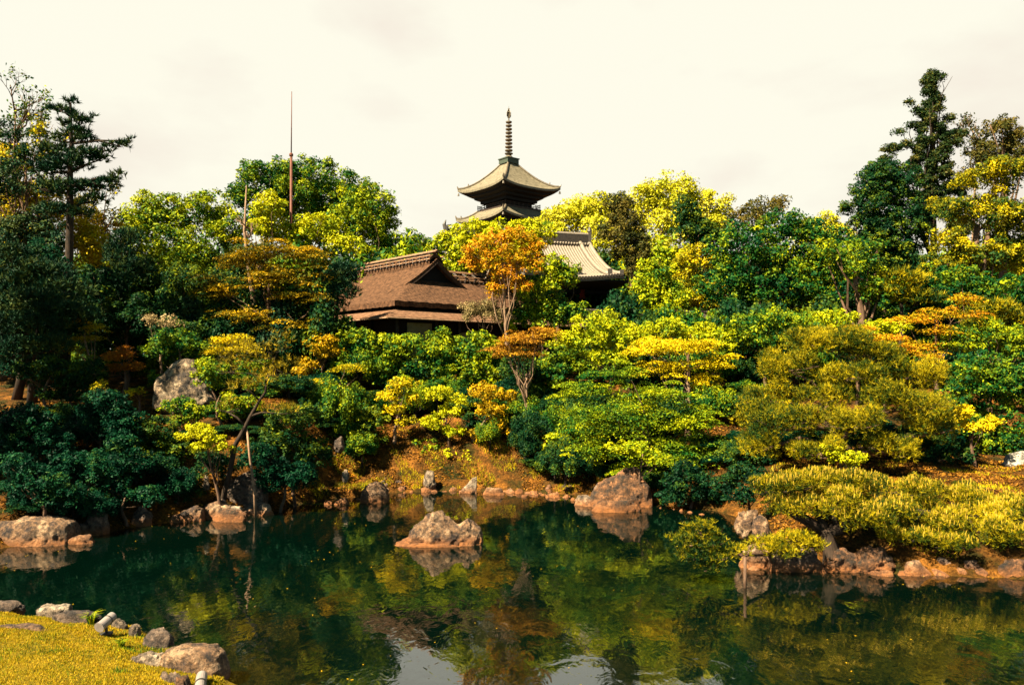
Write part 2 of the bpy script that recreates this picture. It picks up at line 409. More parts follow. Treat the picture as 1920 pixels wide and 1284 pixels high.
# the lawn's own turf colour (yellow) on the near bank, silt on the pond bed
sp = N(gnt, 'ShaderNodeSeparateXYZ'); L(geo.outputs['Position'], sp.inputs[0])
lm = N(gnt, 'ShaderNodeMapRange'); lm.inputs['From Min'].default_value = 16.5; lm.inputs['From Max'].default_value = 14.8
L(sp.outputs['Y'], lm.inputs['Value'])
turf = ramp(gnt, [(.38, (.10, .08, .006)), (.6, (.27, .17, .008))]); L(n2.outputs['Fac'], turf.inputs[0])
mt = N(gnt, 'ShaderNodeMixRGB'); L(lm.outputs[0], mt.inputs[0]); L(mu.outputs[0], mt.inputs[1]); L(turf.outputs[0], mt.inputs[2])
bm_ = N(gnt, 'ShaderNodeMapRange'); bm_.inputs['From Min'].default_value = .02; bm_.inputs['From Max'].default_value = -.06
L(sp.outputs['Z'], bm_.inputs['Value'])
silt = ramp(gnt, [(.42, (.03, .03, .006)), (.62, (.22, .12, .018))]); L(n1.outputs['Fac'], silt.inputs[0])
mb_ = N(gnt, 'ShaderNodeMixRGB'); L(bm_.outputs[0], mb_.inputs[0]); L(mt.outputs[0], mb_.inputs[1]); L(silt.outputs[0], mb_.inputs[2])
L(mb_.outputs[0], p.inputs['Base Color']); p.inputs['Roughness'].default_value = .95; p.inputs['Specular IOR Level'].default_value = .1
b = N(gnt, 'ShaderNodeBump'); b.inputs['Strength'].default_value = 1; b.inputs['Distance'].default_value = .10
L(n2.outputs['Fac'], b.inputs['Height']); L(b.outputs[0], p.inputs['Normal'])
me.materials.append(m)
tag(link(bpy.data.objects.new('ground', me)), kind='structure')

# water: clear dark pond water that mirrors its banks
m, nt = mat_new('pond_water'); L = nt.links.new
o = N(nt, 'ShaderNodeOutputMaterial')
geo = N(nt, 'ShaderNodeNewGeometry')
mpg = N(nt, 'ShaderNodeMapping'); mpg.inputs['Scale'].default_value = (1, .55, 1); L(geo.outputs['Position'], mpg.inputs[0])
n1 = N(nt, 'ShaderNodeTexNoise'); n1.inputs['Scale'].default_value = 3.2; n1.inputs['Detail'].default_value = 3; n1.inputs['Distortion'].default_value = .6
L(mpg.outputs[0], n1.inputs['Vector'])
b = N(nt, 'ShaderNodeBump'); b.inputs['Strength'].default_value = .10; b.inputs['Distance'].default_value = .06; L(n1.outputs['Fac'], b.inputs['Height'])
fr = N(nt, 'ShaderNodeFresnel'); fr.inputs['IOR'].default_value = 2.2; L(b.outputs[0], fr.inputs['Normal'])
gl = N(nt, 'ShaderNodeBsdfGlossy'); gl.inputs['Roughness'].default_value = .025; gl.inputs['Color'].default_value = (1, 1, 1, 1); L(b.outputs[0], gl.inputs['Normal'])
tr = N(nt, 'ShaderNodeBsdfTransparent'); tr.inputs['Color'].default_value = (.34, .36, .22, 1)
mk = N(nt, 'ShaderNodeBsdfDiffuse'); mk.inputs['Color'].default_value = (.0005, .006, .0035, 1)
m0 = N(nt, 'ShaderNodeMixShader'); m0.inputs[0].default_value = .45; L(tr.outputs[0], m0.inputs[1]); L(mk.outputs[0], m0.inputs[2])
m1 = N(nt, 'ShaderNodeMixShader'); L(fr.outputs[0], m1.inputs[0]); L(m0.outputs[0], m1.inputs[1]); L(gl.outputs[0], m1.inputs[2]); L(m1.outputs[0], o.inputs[0])
wm = MB(); wm.quad_grid([[(-30, 3, 0), (30, 3, 0)], [(-30, 33, 0), (30, 33, 0)]])
tag(wm.build('water', m), kind='structure')

# ------------------------------------------------------------------ plants
def trunk_mb(base, tips, r0, bend=.5, k=7, stem_to=None, wig=.25):
    """a tapered trunk with a limb to every tip"""
    mb = MB(); base = Vector(base)
    top = Vector(stem_to) if stem_to is not None else sum((Vector(t) for t in tips), Vector()) / max(1, len(tips))
    n = 7; pts = []; off = Vector((random.uniform(-1, 1), random.uniform(-1, 1), 0)) * wig
    for i in range(n):
        t = i / (n - 1)
        q = base.lerp(top, t) + off * math.sin(t * PI) + Vector((random.uniform(-1, 1), random.uniform(-1, 1), 0)) * r0 * .5 * (0 if i == 0 else 1)
        pts.append(q)
    pts[0] = pts[0] - Vector((0, 0, .25))
    mb.tube(pts, [r0 * (1.25 - .85 * i / (n - 1)) for i in range(n)], k)
    for t in tips:
        t = Vector(t); s = random.uniform(.35, .95); i = min(n - 2, int(s * (n - 1)))
        st = pts[i].lerp(pts[i + 1], s * (n - 1) - i)
        r = r0 * (1.2 - .85 * s) * .5
        L_ = (t - st).length
        lp = [st]
        for q in (.3, .6, .85, 1):
            p_ = st.lerp(t, q) + Vector((random.uniform(-1, 1), random.uniform(-1, 1), random.uniform(-.6, 1))) * L_ * .07
            p_.z += -bend * L_ * .12 * math.sin(q * PI)
            lp.append(p_)
        mb.tube(lp, [r, r * .75, r * .5, r * .3, r * .12], 5)
    return mb

def crown_leaves(lobes, leaf, dens, style, cs=1.0):
    """lobes: (centre, (a,b,c)). Returns polygons and tints of a leafy crown, and clump centres"""
    Ps, Ns, Ts, CC = [], [], [], []
    for c, (a, b, h) in lobes:
        c = np.array(c); d = c[1]
        crad = max(.0068 * d * cs, .12)
        if style == 'maple': crad *= 1.45
        ncl = int(np.clip((3.3 if style != 'maple' else 3.6) * a * h / crad ** 2, 9, 260))
        u = unit(rng.normal(size=(ncl * 2, 3)))
        keep = (u[:, 2] > -.55) | (rng.random(ncl * 2) < .4)
        keep &= (u[:, 1] < .35) | (rng.random(ncl * 2) < .55)
        u = u[keep][:ncl]; ncl = len(u)
        rr = rng.uniform(.60, .98, (ncl, 1))
        rr[rng.random(ncl) < .18] *= .6
        if style == 'maple': rr *= rng.uniform(.45, 1.12, (ncl, 1))
        rr *= 1 + .10 * np.sin(u[:, :1] * 5 + u[:, 2:3] * 4 + c[0])
        cc = c + u * rr * np.array([a, b, h])
        cr_ = crad * rng.uniform(.65, 1.5, ncl)
        ct = rng.normal(0, .13, ncl)
        CC.append(cc)
        area = PI * a * h
        n = int(dens * 5.2 * area / (leaf ** 2 * .55))
        idx = rng.integers(0, ncl, n)
        idx = idx[rng.random(len(idx)) < (cr_[idx] / cr_.max()) ** 1.2]
        idx = np.concatenate([idx, rng.integers(0, ncl, n // 6)])
        n = len(idx)
        dv = unit(rng.normal(size=(n, 3)) + np.array([0, 0, .55]))
        q = rng.random((n, 1)) ** .42
        flat = np.array([1.35, 1.35, .17]) if style == 'maple' else np.array([1, 1, .78])
        lp = cc[idx] + dv * q * cr_[idx][:, None] * flat
        if style == 'maple':   # drooping sprays
            rad = np.hypot(lp[:, 0] - cc[idx][:, 0], lp[:, 1] - cc[idx][:, 1])
            lp[:, 2] -= rad ** 2 / (cr_[idx] * 5.0)
            nn = unit(dv * .25 + np.array([0, 0, 1.0]) + .45 * rng.normal(size=(n, 3)))
        else:
            nn = unit(dv * .8 + np.array([0, -.1, .55]) + .65 * rng.normal(size=(n, 3)))
        Ps.append(lp); Ns.append(nn)
        Ts.append(.5 + ct[idx] + rng.normal(0, .13, n))
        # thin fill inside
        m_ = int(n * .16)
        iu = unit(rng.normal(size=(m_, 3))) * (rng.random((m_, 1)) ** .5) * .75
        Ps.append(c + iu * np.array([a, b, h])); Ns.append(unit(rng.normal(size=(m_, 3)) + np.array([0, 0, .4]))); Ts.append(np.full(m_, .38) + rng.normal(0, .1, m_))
    return np.concatenate(Ps), np.concatenate(Ns), np.clip(np.concatenate(Ts), 0, 1), np.concatenate(CC)

def px_lobes(d, lobes):
    r = []
    for L_ in lobes:
        px, py, rx, ry = L_[:4]; dd = d + (L_[4] if len(L_) > 4 else 0)
        c = at(px, py, dd); s = dd / FPX
        r.append((tuple(c), (rx * s, max(rx, ry) * s * .8, ry * s)))
    return r

NLEAF = 0; DENS = 1.7
def plant(name, cat, label, d, lobes, pal, style='leaf', leafpx=6.0, dens=1.0, cs=1.0, root=None, bark=None, r0=None, group=None,
          limbs=9, stem_to=None, wig=.25, tint=0.0, aspect=.55, part='crown', parts2=None, trunk=True):
    """one tree or bush: an Empty at its foot > trunk, crown"""
    global NLEAF
    d = dm(d); dens = dens * DENS
    if root is not None and len(root) > 1: root = (root[0], dm(root[1]))
    if stem_to is not None: stem_to = (*stem_to[:2], dm(stem_to[2]))
    mpx = sum(l[0] for l in lobes) / len(lobes)
    if 26.5 < d < 34 and 590 < mpx < 1085:      # the slope lies further back in the middle of the bank
        d += 2.5; root = (root[0], root[1] + 2.5) if root is not None and len(root) > 1 else root
        stem_to = (*stem_to[:2], stem_to[2] + 2.5) if stem_to is not None else None
    LB = px_lobes(d, lobes)
    leaf = leafpx * .72 * d / FPX
    P, Nn, T, CC = crown_leaves(LB, leaf, dens, style, cs)
    cx = float(np.mean([l[0][0] for l in LB])); cy = float(np.mean([l[0][1] for l in LB]))
    if root is not None:
        rd = root[1] if len(root) > 1 and root[1] else d
        bx = (root[0] - 960) / FPX * rd; by = rd
    else: bx, by = cx, cy
    bz = gz(bx, by)
    low = min(l[0][2] - l[1][2] for l in LB)
    o = empty(name, (bx, by, bz), label, cat, group)
    off = np.array([bx, by, bz])
    keep = P[:, 2] > ground(P[:, 0], P[:, 1]) + .03
    P, Nn, T = P[keep], Nn[keep], T[keep]
    T = np.clip(T + tint, 0, 1)
    sz = leaf * np.clip(rng.lognormal(-.04, .32, len(P)), .45, 1.9)
    if style == 'maple': sz *= .8
    me = poly_mesh(part, leaf_polys(P - off, Nn, sz, aspect), 4, T, FM[pal])
    NLEAF += len(P)
    link(bpy.data.objects.new(part, me), o)
    if trunk:
        H = max(l[0][2] for l in LB) - bz
        k = min(limbs, len(CC)); sel = CC[rng.choice(len(CC), k, replace=False)] - off
        st = stem_to
        if st is None: st = (cx - bx, cy - by, (np.mean([l[0][2] for l in LB]) - bz))
        else: st = tuple(at(*st) - Vector(off))
        trunk_mb((0, 0, 0), [tuple(q) for q in sel], r0 or max(.04, H * .019), stem_to=st, wig=wig).build('trunk', bark or M_bark, o, True)
    return o

def needles(name, label, d, pads, pal, root, needle=.13, wd=.016, dens=1.0, stem=None, r0=.14, bark=None, cat='pine tree', shoots=0, k=9, spread=.75, split=1, group=None):
    """a pine built of needle pads carried by limbs"""
    global NLEAF
    d = dm(d); LB = px_lobes(d, pads); stem = [(q[0], q[1], dm(q[2])) for q in stem] if stem else None
    rd = dm(root[1] or d); bx = (root[0] - 960) / FPX * rd; by = rd; bz = gz(bx, by); off = np.array([bx, by, bz])
    o = empty(name, (bx, by, bz), label, cat, group)
    Ps, Ds, Ts, Ss = [], [], [], []
    SUBS = []
    for c, (a, b, h) in LB:
        m_ = split if a * FPX / d > 24 else 1
        for q in range(m_):
            if m_ == 1: SUBS.append((c, (a, b, h))); break
            an = 2 * PI * (q + random.uniform(0, .6)) / m_; rr = random.uniform(.45, .62)
            SUBS.append(((c[0] + a * rr * math.cos(an), c[1] + b * rr * math.sin(an), c[2] + h * random.uniform(-.35, .45)), (a * random.uniform(.34, .52), b * random.uniform(.34, .52), h * random.uniform(.65, 1.0))))
    for c, (a, b, h) in SUBS:
        c = np.array(c)
        n = int(dens * 3.0 * PI * a * b / (needle * .55) ** 2 * .55)
        u = unit(rng.normal(size=(n, 3)) + np.array([0, -.1, .6]))
        nz_ = 1 + .16 * np.sin(u[:, 0] * 7 + c[0] * 3) * np.cos(u[:, 1] * 6 + c[2]) + .12 * np.sin(u[:, 0] * 17 + u[:, 1] * 13)
        q = (rng.random((n, 1)) ** .28) * nz_[:, None]
        q = q * rng.uniform(.85, 1.12, (n, 1))
        pp = c + u * q * np.array([a, b, h])
        Ps.append(pp); Ds.append(unit(u * .6 + np.array([0, 0, .8]))); Ts.append(.5 + rng.normal(0, .16, n) + rng.normal(0, .06))
        if shoots:
            ns = int(n * shoots); ii = rng.choice(n, ns, replace=False); ii = ii[u[ii, 2] > .15]
            Ss.append(pp[ii])
    P = np.concatenate(Ps); D = np.concatenate(Ds); T = np.clip(np.concatenate(Ts), 0, 1)
    keep = P[:, 2] > ground(P[:, 0], P[:, 1]) + .05
    P, D, T = P[keep], D[keep], T[keep]
    V = needle_polys(P - off, D, np.full(len(P), needle), wd, k, spread)
    NLEAF += len(V) // 3
    link(bpy.data.objects.new('crown', poly_mesh('crown', V, 3, np.clip(np.repeat(T, k) + rng.normal(0, .1, len(V) // 3), 0, 1), FM[pal])), o)
    if shoots:
        S = np.concatenate(Ss) - off; n = len(S); hh = rng.uniform(.07, .17, n) * needle / .13
        up = unit(np.array([0, 0, 1.]) + .12 * rng.normal(size=(n, 3))) * hh[:, None]
        sets = []
        for ax in (np.array([1, 0, 0.]), np.array([0, 1, 0.])):
            v = np.empty((n, 4, 3)); ww = ax * .011
            v[:, 0] = S - ww; v[:, 1] = S + ww; v[:, 2] = S + up + ww * .6; v[:, 3] = S + up - ww * .6
            sets.append(v.reshape(-1, 3))
        V = np.concatenate(sets)
        so_ = bpy.data.objects.new('new_shoots', poly_mesh('new_shoots', V, 4, rng.random(2 * n), FM['shoot'])); link(so_, o)
        so_['kind'] = 'stuff'
    mb = MB()
    pts = [Vector(off)] + ([at(*s) for s in stem] if stem else [Vector(np.mean([l[0] for l in LB], 0))])
    pts[0].z -= .2
    pl = [p_ - Vector(off) for p_ in pts]
    # smooth the stem
    fine = []
    for i in range(len(pl) - 1):
        for t in (0, .33, .66): fine.append(pl[i].lerp(pl[i + 1], t) + Vector((random.uniform(-1, 1), random.uniform(-1, 1), 0)) * r0 * .35)
    fine.append(pl[-1])
    nn = len(fine)
    mb.tube(fine, [r0 * (1.2 - .95 * i / (nn - 1)) for i in range(nn)], 8)
    for c, (a, b, h) in LB:
        t = Vector(c) - Vector(off); t.z -= h * .4
        best = min(fine[1:], key=lambda q: (q - t).length + (1.2 * max(0, q.z - t.z)))
        i = fine.index(best); r = r0 * (1.2 - .95 * i / (nn - 1)) * .6 + .008
        mid = best.lerp(t, .5) + Vector((random.uniform(-.1, .1), random.uniform(-.1, .1), random.uniform(0, .15))) * (t - best).length
        mb.tube([best, mid, t], [r, r * .7, r * .35], 6)
        for _ in range(5):
            e = t + Vector((random.uniform(-1, 1) * a, random.uniform(-1, 1) * b, random.uniform(-.1, .8) * h)) * .8
            mb.tube([t, t.lerp(e, .5) + Vector((0, 0, -.03)), e], [r * .35, r * .25, .006], 4)
    mb.build('trunk', bark or M_bark, o, True)
    return o

GREEN = 'broadleaf tree'
# ---- far trees on the skyline
plant('broadleaf_tree', GREEN, 'large dark green tree behind the rusty mast, highest crown left of the pagoda', 78,
      [(500, 345, 68, 55), (590, 350, 95, 55), (640, 380, 80, 50), (455, 375, 32, 30), (560, 420, 120, 50, 2)], 'green', dens=1.0, leafpx=6.5, cs=1.3, tint=-.04)
plant('broadleaf_tree', GREEN, 'round yellow-green tree right of the mast with dark shaded right side', 70,
      [(675, 400, 68, 52), (715, 425, 32, 42), (640, 440, 60, 45), (700, 470, 45, 40)], 'green', leafpx=6.5, cs=1.2, tint=.12)
plant('broadleaf_tree', GREEN, 'small bright yellow tree between the dead trunk and the mast', 64,
      [(503, 395, 36, 34), (500, 430, 34, 25)], 'lime', leafpx=6.5, tint=.28)
plant('broadleaf_tree', GREEN, 'low bright yellow-green tree directly behind the foot of the mast', 66,
      [(590, 430, 50, 32), (560, 450, 45, 30), (650, 470, 40, 30)], 'lime', leafpx=6.5, tint=.20)
plant('broadleaf_tree', GREEN, 'wide yellow-green tree left of the dead trunk, top of the left skyline dip', 56,
      [(300, 410, 62, 52), (370, 400, 66, 45), (420, 430, 50, 48), (260, 430, 38, 50), (330, 480, 100, 60, -1)], 'green', leafpx=6.5, cs=1.15, tint=.12)
plant('broadleaf_tree', GREEN, 'dull green tree below the left skyline, above the boulder', 44,
      [(330, 560, 85, 65), (410, 560, 60, 60), (250, 540, 60, 65)], 'deep', leafpx=6, tint=.16)
plant('broadleaf_tree', GREEN, 'low green tree row seen just over the brown roof ridge', 84,
      [(735, 465, 30, 25), (775, 460, 40, 26), (810, 475, 35, 28), (765, 485, 70, 25)], 'green', leafpx=6.5, tint=.12)
plant('broadleaf_tree', GREEN, 'bright green tree beside the gable peak of the brown roof', 60,
      [(850, 455, 36, 32), (880, 490, 48, 34), (845, 500, 35, 28)], 'lime', leafpx=6.5, tint=.02)
plant('broadleaf_tree', GREEN, 'yellow tree covering the lower roof of the pagoda', 57,
      [(895, 436, 42, 22), (950, 438, 60, 22), (1000, 438, 50, 24), (930, 465, 90, 30), (975, 475, 50, 28)], 'lime', leafpx=6.5, tint=.22)
plant('broadleaf_tree', GREEN, 'pale yellow tree right of the pagoda along the skyline', 88,
      [(1060, 405, 45, 26), (1100, 395, 50, 30), (1140, 390, 45, 30), (1090, 430, 90, 35)], 'yellow', leafpx=6.5, cs=1.2, tint=.05)
plant('broadleaf_tree', GREEN, 'tall pale yellow tree, highest crown right of the pagoda', 76,
      [(1205, 375, 40, 32), (1260, 365, 52, 38), (1320, 395, 50, 38), (1250, 430, 90, 55), (1345, 430, 45, 35), (1230, 500, 60, 55, -2), (1130, 450, 46, 40), (1165, 500, 46, 40)], 'yellow', leafpx=6.5, cs=1.3, tint=0)
plant('broadleaf_tree', GREEN, 'dark crown showing in front of the tall pale yellow tree', 70,
      [(1285, 400, 30, 28), (1300, 430, 42, 32), (1330, 450, 40, 35)], 'deep', leafpx=6.5, tint=.05)
plant('broadleaf_tree', GREEN, 'dark olive upright tree right of the tiled gate roof', 60,
      [(1160, 392, 30, 32), (1172, 430, 42, 40), (1188, 470, 38, 40), (1205, 505, 36, 40), (1215, 535, 36, 30)], 'cedar', leafpx=5.5, cs=1.1, dens=1.2, tint=.12)
plant('broadleaf_tree', GREEN, 'small yellow tree low on the skyline left of the dark dome tree', 90,
      [(1545, 425, 30, 30), (1575, 440, 35, 24), (1520, 440, 40, 30)], 'yellow', leafpx=6.5, dens=.9)
plant('broadleaf_tree', GREEN, 'reddish brown topped tree on the skyline right of centre', 52,
      [(1430, 395, 45, 22), (1455, 385, 22, 14), (1400, 420, 45, 30)], 'cedar', leafpx=6, dens=.7, tint=.2)
plant('broadleaf_tree', GREEN, 'dark glossy green tree, widest of the dark mass right of centre', 46,
      [(1400, 470, 80, 55), (1480, 430, 66, 36), (1540, 470, 60, 48), (1370, 540, 70, 65), (1470, 530, 80, 60), (1545, 545, 60, 55)], 'green', leafpx=7, cs=1.15, tint=-.16)
plant('broadleaf_tree', GREEN, 'spreading tree with leaning stem and flat lit top in front of the dome tree', 38,
      [(1560, 465, 50, 14), (1620, 462, 38, 12), (1590, 500, 55, 28), (1640, 540, 45, 35)], 'green', leafpx=6.5, root=(1640, 37), stem_to=(1605, 500, 38), bark=M_bark, r0=.22, tint=0, dens=.8)
plant('broadleaf_tree', GREEN, 'tall smooth dark green dome shaped tree left of the ragged cedar', 52,
      [(1650, 345, 48, 50), (1690, 350, 42, 48), (1625, 395, 42, 62), (1690, 420, 60, 70), (1650, 470, 72, 70), (1665, 540, 70, 50)], 'deep', leafpx=6, cs=1.0, dens=1.25, tint=.03)
plant('broadleaf_tree', GREEN, 'brownish green tree at the top right corner of the woods', 62,
      [(1885, 250, 42, 36), (1850, 290, 30, 32), (1915, 290, 45, 45)], 'cedar', leafpx=5.5, tint=.2, dens=1)
plant('broadleaf_tree', GREEN, 'large golden leaved tree at the right edge below the brownish one', 42,
      [(1830, 340, 48, 24), (1890, 325, 60, 32), (1790, 395, 48, 26), (1860, 400, 75, 42), (1770, 455, 45, 24), (1840, 480, 75, 40), (1900, 470, 50, 60), (1760, 500, 40, 24)], 'gold', leafpx=6.0, cs=1.3, root=(1800, 40), r0=.3, tint=-.20, dens=1.2)
plant('broadleaf_tree', GREEN, 'dark green tree under the golden one at the right edge', 40,
      [(1850, 545, 70, 35), (1780, 530, 60, 35), (1900, 570, 50, 45), (1720, 560, 60, 40)], 'green', leafpx=6.5, tint=-.16)
plant('broadleaf_tree', GREEN, 'bright yellow leafy tree behind the tall pine at the left edge', 46,
      [(30, 300, 40, 32), (60, 370, 60, 38), (20, 400, 45, 45), (130, 410, 60, 36), (70, 460, 75, 40), (170, 470, 45, 45)], 'gold', leafpx=6.5, cs=1.2, tint=.15, dens=.85)
plant('broadleaf_tree', GREEN, 'orange tinged tree low between the tall pine and the left skyline trees', 50,
      [(190, 420, 45, 24), (160, 450, 40, 26), (210, 480, 40, 40)], 'amber', leafpx=6, dens=.8, tint=.1)
plant('broadleaf_tree', GREEN, 'bright yellow-green small tree right of the tiled gate roof foot', 46,
      [(1230, 520, 42, 34), (1215, 560, 45, 38), (1260, 560, 38, 36), (1240, 595, 45, 25)], 'lime', leafpx=7, tint=-.05)
plant('broadleaf_tree', GREEN, 'olive tree between the pale yellow tree and the dark mass', 52,
      [(1300, 500, 40, 40), (1290, 550, 40, 38), (1330, 560, 35, 35)], 'gold', leafpx=6, tint=-.02)
plant('broadleaf_tree', GREEN, 'bushy green tree in front of the tiled gate roof', 46,
      [(1035, 500, 38, 22), (1062, 520, 34, 26), (1020, 540, 38, 26)], 'lime', leafpx=6.5, tint=-.03)
plant('broadleaf_tree', GREEN, 'rounded dark green bush tree at the foot of the red pillar', 42,
      [(1020, 575, 42, 28), (1060, 590, 42, 28), (1030, 600, 50, 22), (985, 578, 30, 30), (1000, 540, 26, 26), (965, 602, 28, 16)], 'green', leafpx=6.5, tint=.0)
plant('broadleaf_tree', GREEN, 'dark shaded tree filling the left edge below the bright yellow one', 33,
      [(20, 520, 60, 50), (80, 500, 50, 45), (30, 600, 70, 50), (120, 600, 50, 45), (60, 680, 70, 40)], 'shade_teal', leafpx=6, cs=1.2, tint=.02)
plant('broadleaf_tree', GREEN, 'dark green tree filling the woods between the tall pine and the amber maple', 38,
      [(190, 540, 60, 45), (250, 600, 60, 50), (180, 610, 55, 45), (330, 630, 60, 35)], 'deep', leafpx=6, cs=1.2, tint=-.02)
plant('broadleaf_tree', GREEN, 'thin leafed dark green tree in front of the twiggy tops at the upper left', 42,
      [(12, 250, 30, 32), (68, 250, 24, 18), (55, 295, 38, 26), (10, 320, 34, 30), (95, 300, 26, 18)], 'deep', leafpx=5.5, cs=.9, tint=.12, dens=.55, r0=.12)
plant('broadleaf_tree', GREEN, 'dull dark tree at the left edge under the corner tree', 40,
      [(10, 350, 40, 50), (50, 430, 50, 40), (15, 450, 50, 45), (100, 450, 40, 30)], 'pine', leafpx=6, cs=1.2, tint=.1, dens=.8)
# ---- maples and coloured trees
plant('maple_tree', 'maple tree', 'large maple with amber layered top and dark underside left of the brown roof', 40,
      [(500, 470, 90, 26), (450, 490, 62, 24), (575, 480, 56, 24), (520, 520, 105, 34), (410, 540, 42, 34), (570, 560, 62, 26), (470, 590, 80, 24), (545, 605, 70, 22)], 'amber', 'maple', leafpx=6.5, cs=1.2, root=(520, 40), tint=-.06)
plant('maple_tree', 'maple tree', 'orange maple with forked pale trunk in front of the pagoda', 40,
      [(900, 470, 36, 20), (930, 450, 38, 18), (970, 442, 40, 18), (1000, 462, 30, 20), (955, 480, 48, 22), (915, 500, 36, 16), (985, 500, 34, 18), (882, 490, 22, 12), (950, 520, 36, 16), (1012, 490, 20, 12), (932, 545, 24, 12), (980, 538, 22, 12)], 'orange', 'leaf', leafpx=5.2, cs=.75, root=(968, 39.5), stem_to=(945, 500, 40), bark=M_barkp, r0=.09, dens=.7, tint=-.02, limbs=9)
plant('maple_tree', 'maple tree', 'orange spray maple above the big clipped pine on the right', 31,
      [(1800, 560, 36, 14), (1750, 590, 62, 16), (1815, 590, 36, 12), (1700, 600, 45, 12), (1760, 620, 60, 15), (1720, 645, 60, 12)], 'orange', 'maple', leafpx=6, cs=1.0, root=(1765, 31), dens=.65, tint=-.02)
plant('maple_tree', 'maple tree', 'flat orange maple spray directly behind the top of the big clipped pine', 29,
      [(1610, 615, 55, 12), (1650, 632, 60, 14), (1690, 655, 45, 12), (1730, 665, 45, 10)], 'orange', 'maple', leafpx=6, cs=.9, root=(1650, 29), dens=.6, tint=.05)
plant('maple_tree', 'maple tree', 'yellow layered maple with bare pale branches, right of the twin stemmed tree', 31,
      [(1290, 650, 72, 22), (1220, 650, 66, 22), (1340, 680, 45, 24), (1250, 690, 75, 26), (1320, 720, 50, 24)], 'gold', 'maple', leafpx=6.5, cs=1.2, root=(1290, 30), bark=M_barkp, r0=.12, tint=.25, limbs=14)
plant('maple_tree', 'maple tree', 'broad green maple hanging over the brown waterside rock', 27.5,
      [(1090, 730, 60, 28), (1160, 700, 55, 26), (1230, 740, 85, 34), (1110, 780, 80, 36), (1200, 790, 95, 40), (1300, 790, 65, 45), (1250, 850, 90, 45), (1120, 840, 60, 34), (1340, 850, 45, 40), (1180, 880, 60, 22)], 'lime', 'maple', leafpx=6.5, cs=1.25, root=(1230, 28), tint=-.14, dens=1.0)
plant('maple_tree', 'maple tree', 'twin stemmed tree with rust coloured crown at the middle of the bank', 29.5,
      [(980, 635, 66, 22), (1020, 625, 34, 20), (940, 655, 34, 20), (990, 660, 50, 16)], 'russet', 'maple', leafpx=5.5, cs=.9, root=(988, 29.3), stem_to=(985, 700, 29.5), bark=M_barkp, r0=.09, wig=.05, dens=.9, tint=.18, limbs=14)
plant('maple_tree', 'maple tree', 'small golden maple on a short stem, left of the three in front of the hedge', 28.5,
      [(752, 722, 32, 14), (728, 742, 24, 14), (772, 748, 18, 12), (740, 768, 26, 12), (760, 790, 20, 10)], 'gold', 'leaf', cs=.62, leafpx=5.2, dens=.8, root=(738, 28.6), bark=M_barkp, r0=.07, wig=.05, tint=.12)
plant('maple_tree', 'maple tree', 'small yellow maple on a thin stem, middle of the three in front of the hedge', 28.5,
      [(822, 738, 30, 15), (856, 748, 20, 13), (840, 772, 30, 16), (808, 795, 24, 14), (850, 810, 26, 14)], 'lime', 'leaf', cs=.62, leafpx=5.2, dens=.8, root=(845, 28.6), r0=.06, wig=.05, tint=.22)
plant('maple_tree', 'maple tree', 'small orange tinged maple with pale stem, right of the three in front of the hedge', 28.5,
      [(912, 735, 36, 18), (948, 742, 24, 14), (920, 768, 36, 20), (935, 800, 28, 20), (900, 815, 22, 16)], 'amber', 'leaf', cs=.65, leafpx=5.2, dens=.8, root=(884, 28.8), bark=M_barkp, r0=.07, wig=.05, tint=.28)
plant('maple_tree', 'maple tree', 'rust red low maple left of the big pale boulder', 31,
      [(225, 665, 34, 16), (250, 685, 28, 16), (210, 690, 24, 14)], 'rust', 'maple', leafpx=5.5, tint=.15, r0=.06)
plant('maple_tree', 'maple tree', 'small bright yellow maple leaning over the left pond slope', 23.5,
      [(352, 818, 22, 9), (378, 806, 28, 11), (402, 822, 28, 12), (372, 836, 20, 9), (420, 838, 22, 9)], 'lime', 'leaf', cs=.6, leafpx=5.2, root=(420, 24), r0=.05, tint=.40, dens=1.2)
plant('maple_tree', 'maple tree', 'thin yellow topped maple above the rust red one', 33,
      [(150, 600, 30, 11), (180, 615, 28, 11), (160, 632, 34, 12), (140, 655, 26, 14)], 'gold', 'maple', leafpx=6, root=(195, 33), bark=M_barkp, r0=.06, tint=.1, dens=.7)
plant('maple_tree', 'maple tree', 'yellow leafed maple hedge clump below the left end of the brown roof', 32,
      [(430, 635, 42, 14), (410, 655, 30, 16), (460, 650, 40, 14)], 'gold', 'maple', leafpx=6, tint=.22)
plant('maple_tree', 'maple tree', 'golden maple with crooked stem left of the hedge', 29,
      [(650, 688, 30, 10), (600, 720, 36, 16), (575, 745, 40, 18), (625, 745, 34, 14), (655, 765, 26, 12)], 'gold', 'maple', leafpx=5.5, root=(668, 29), bark=M_barkp, r0=.07, tint=.08)
plant('maple_tree', 'maple tree', 'orange leaved sapling at the left end of the hedge top', 34,
      [(600, 645, 34, 20), (575, 690, 30, 18), (620, 660, 30, 15)], 'amber', leafpx=6, tint=.22)
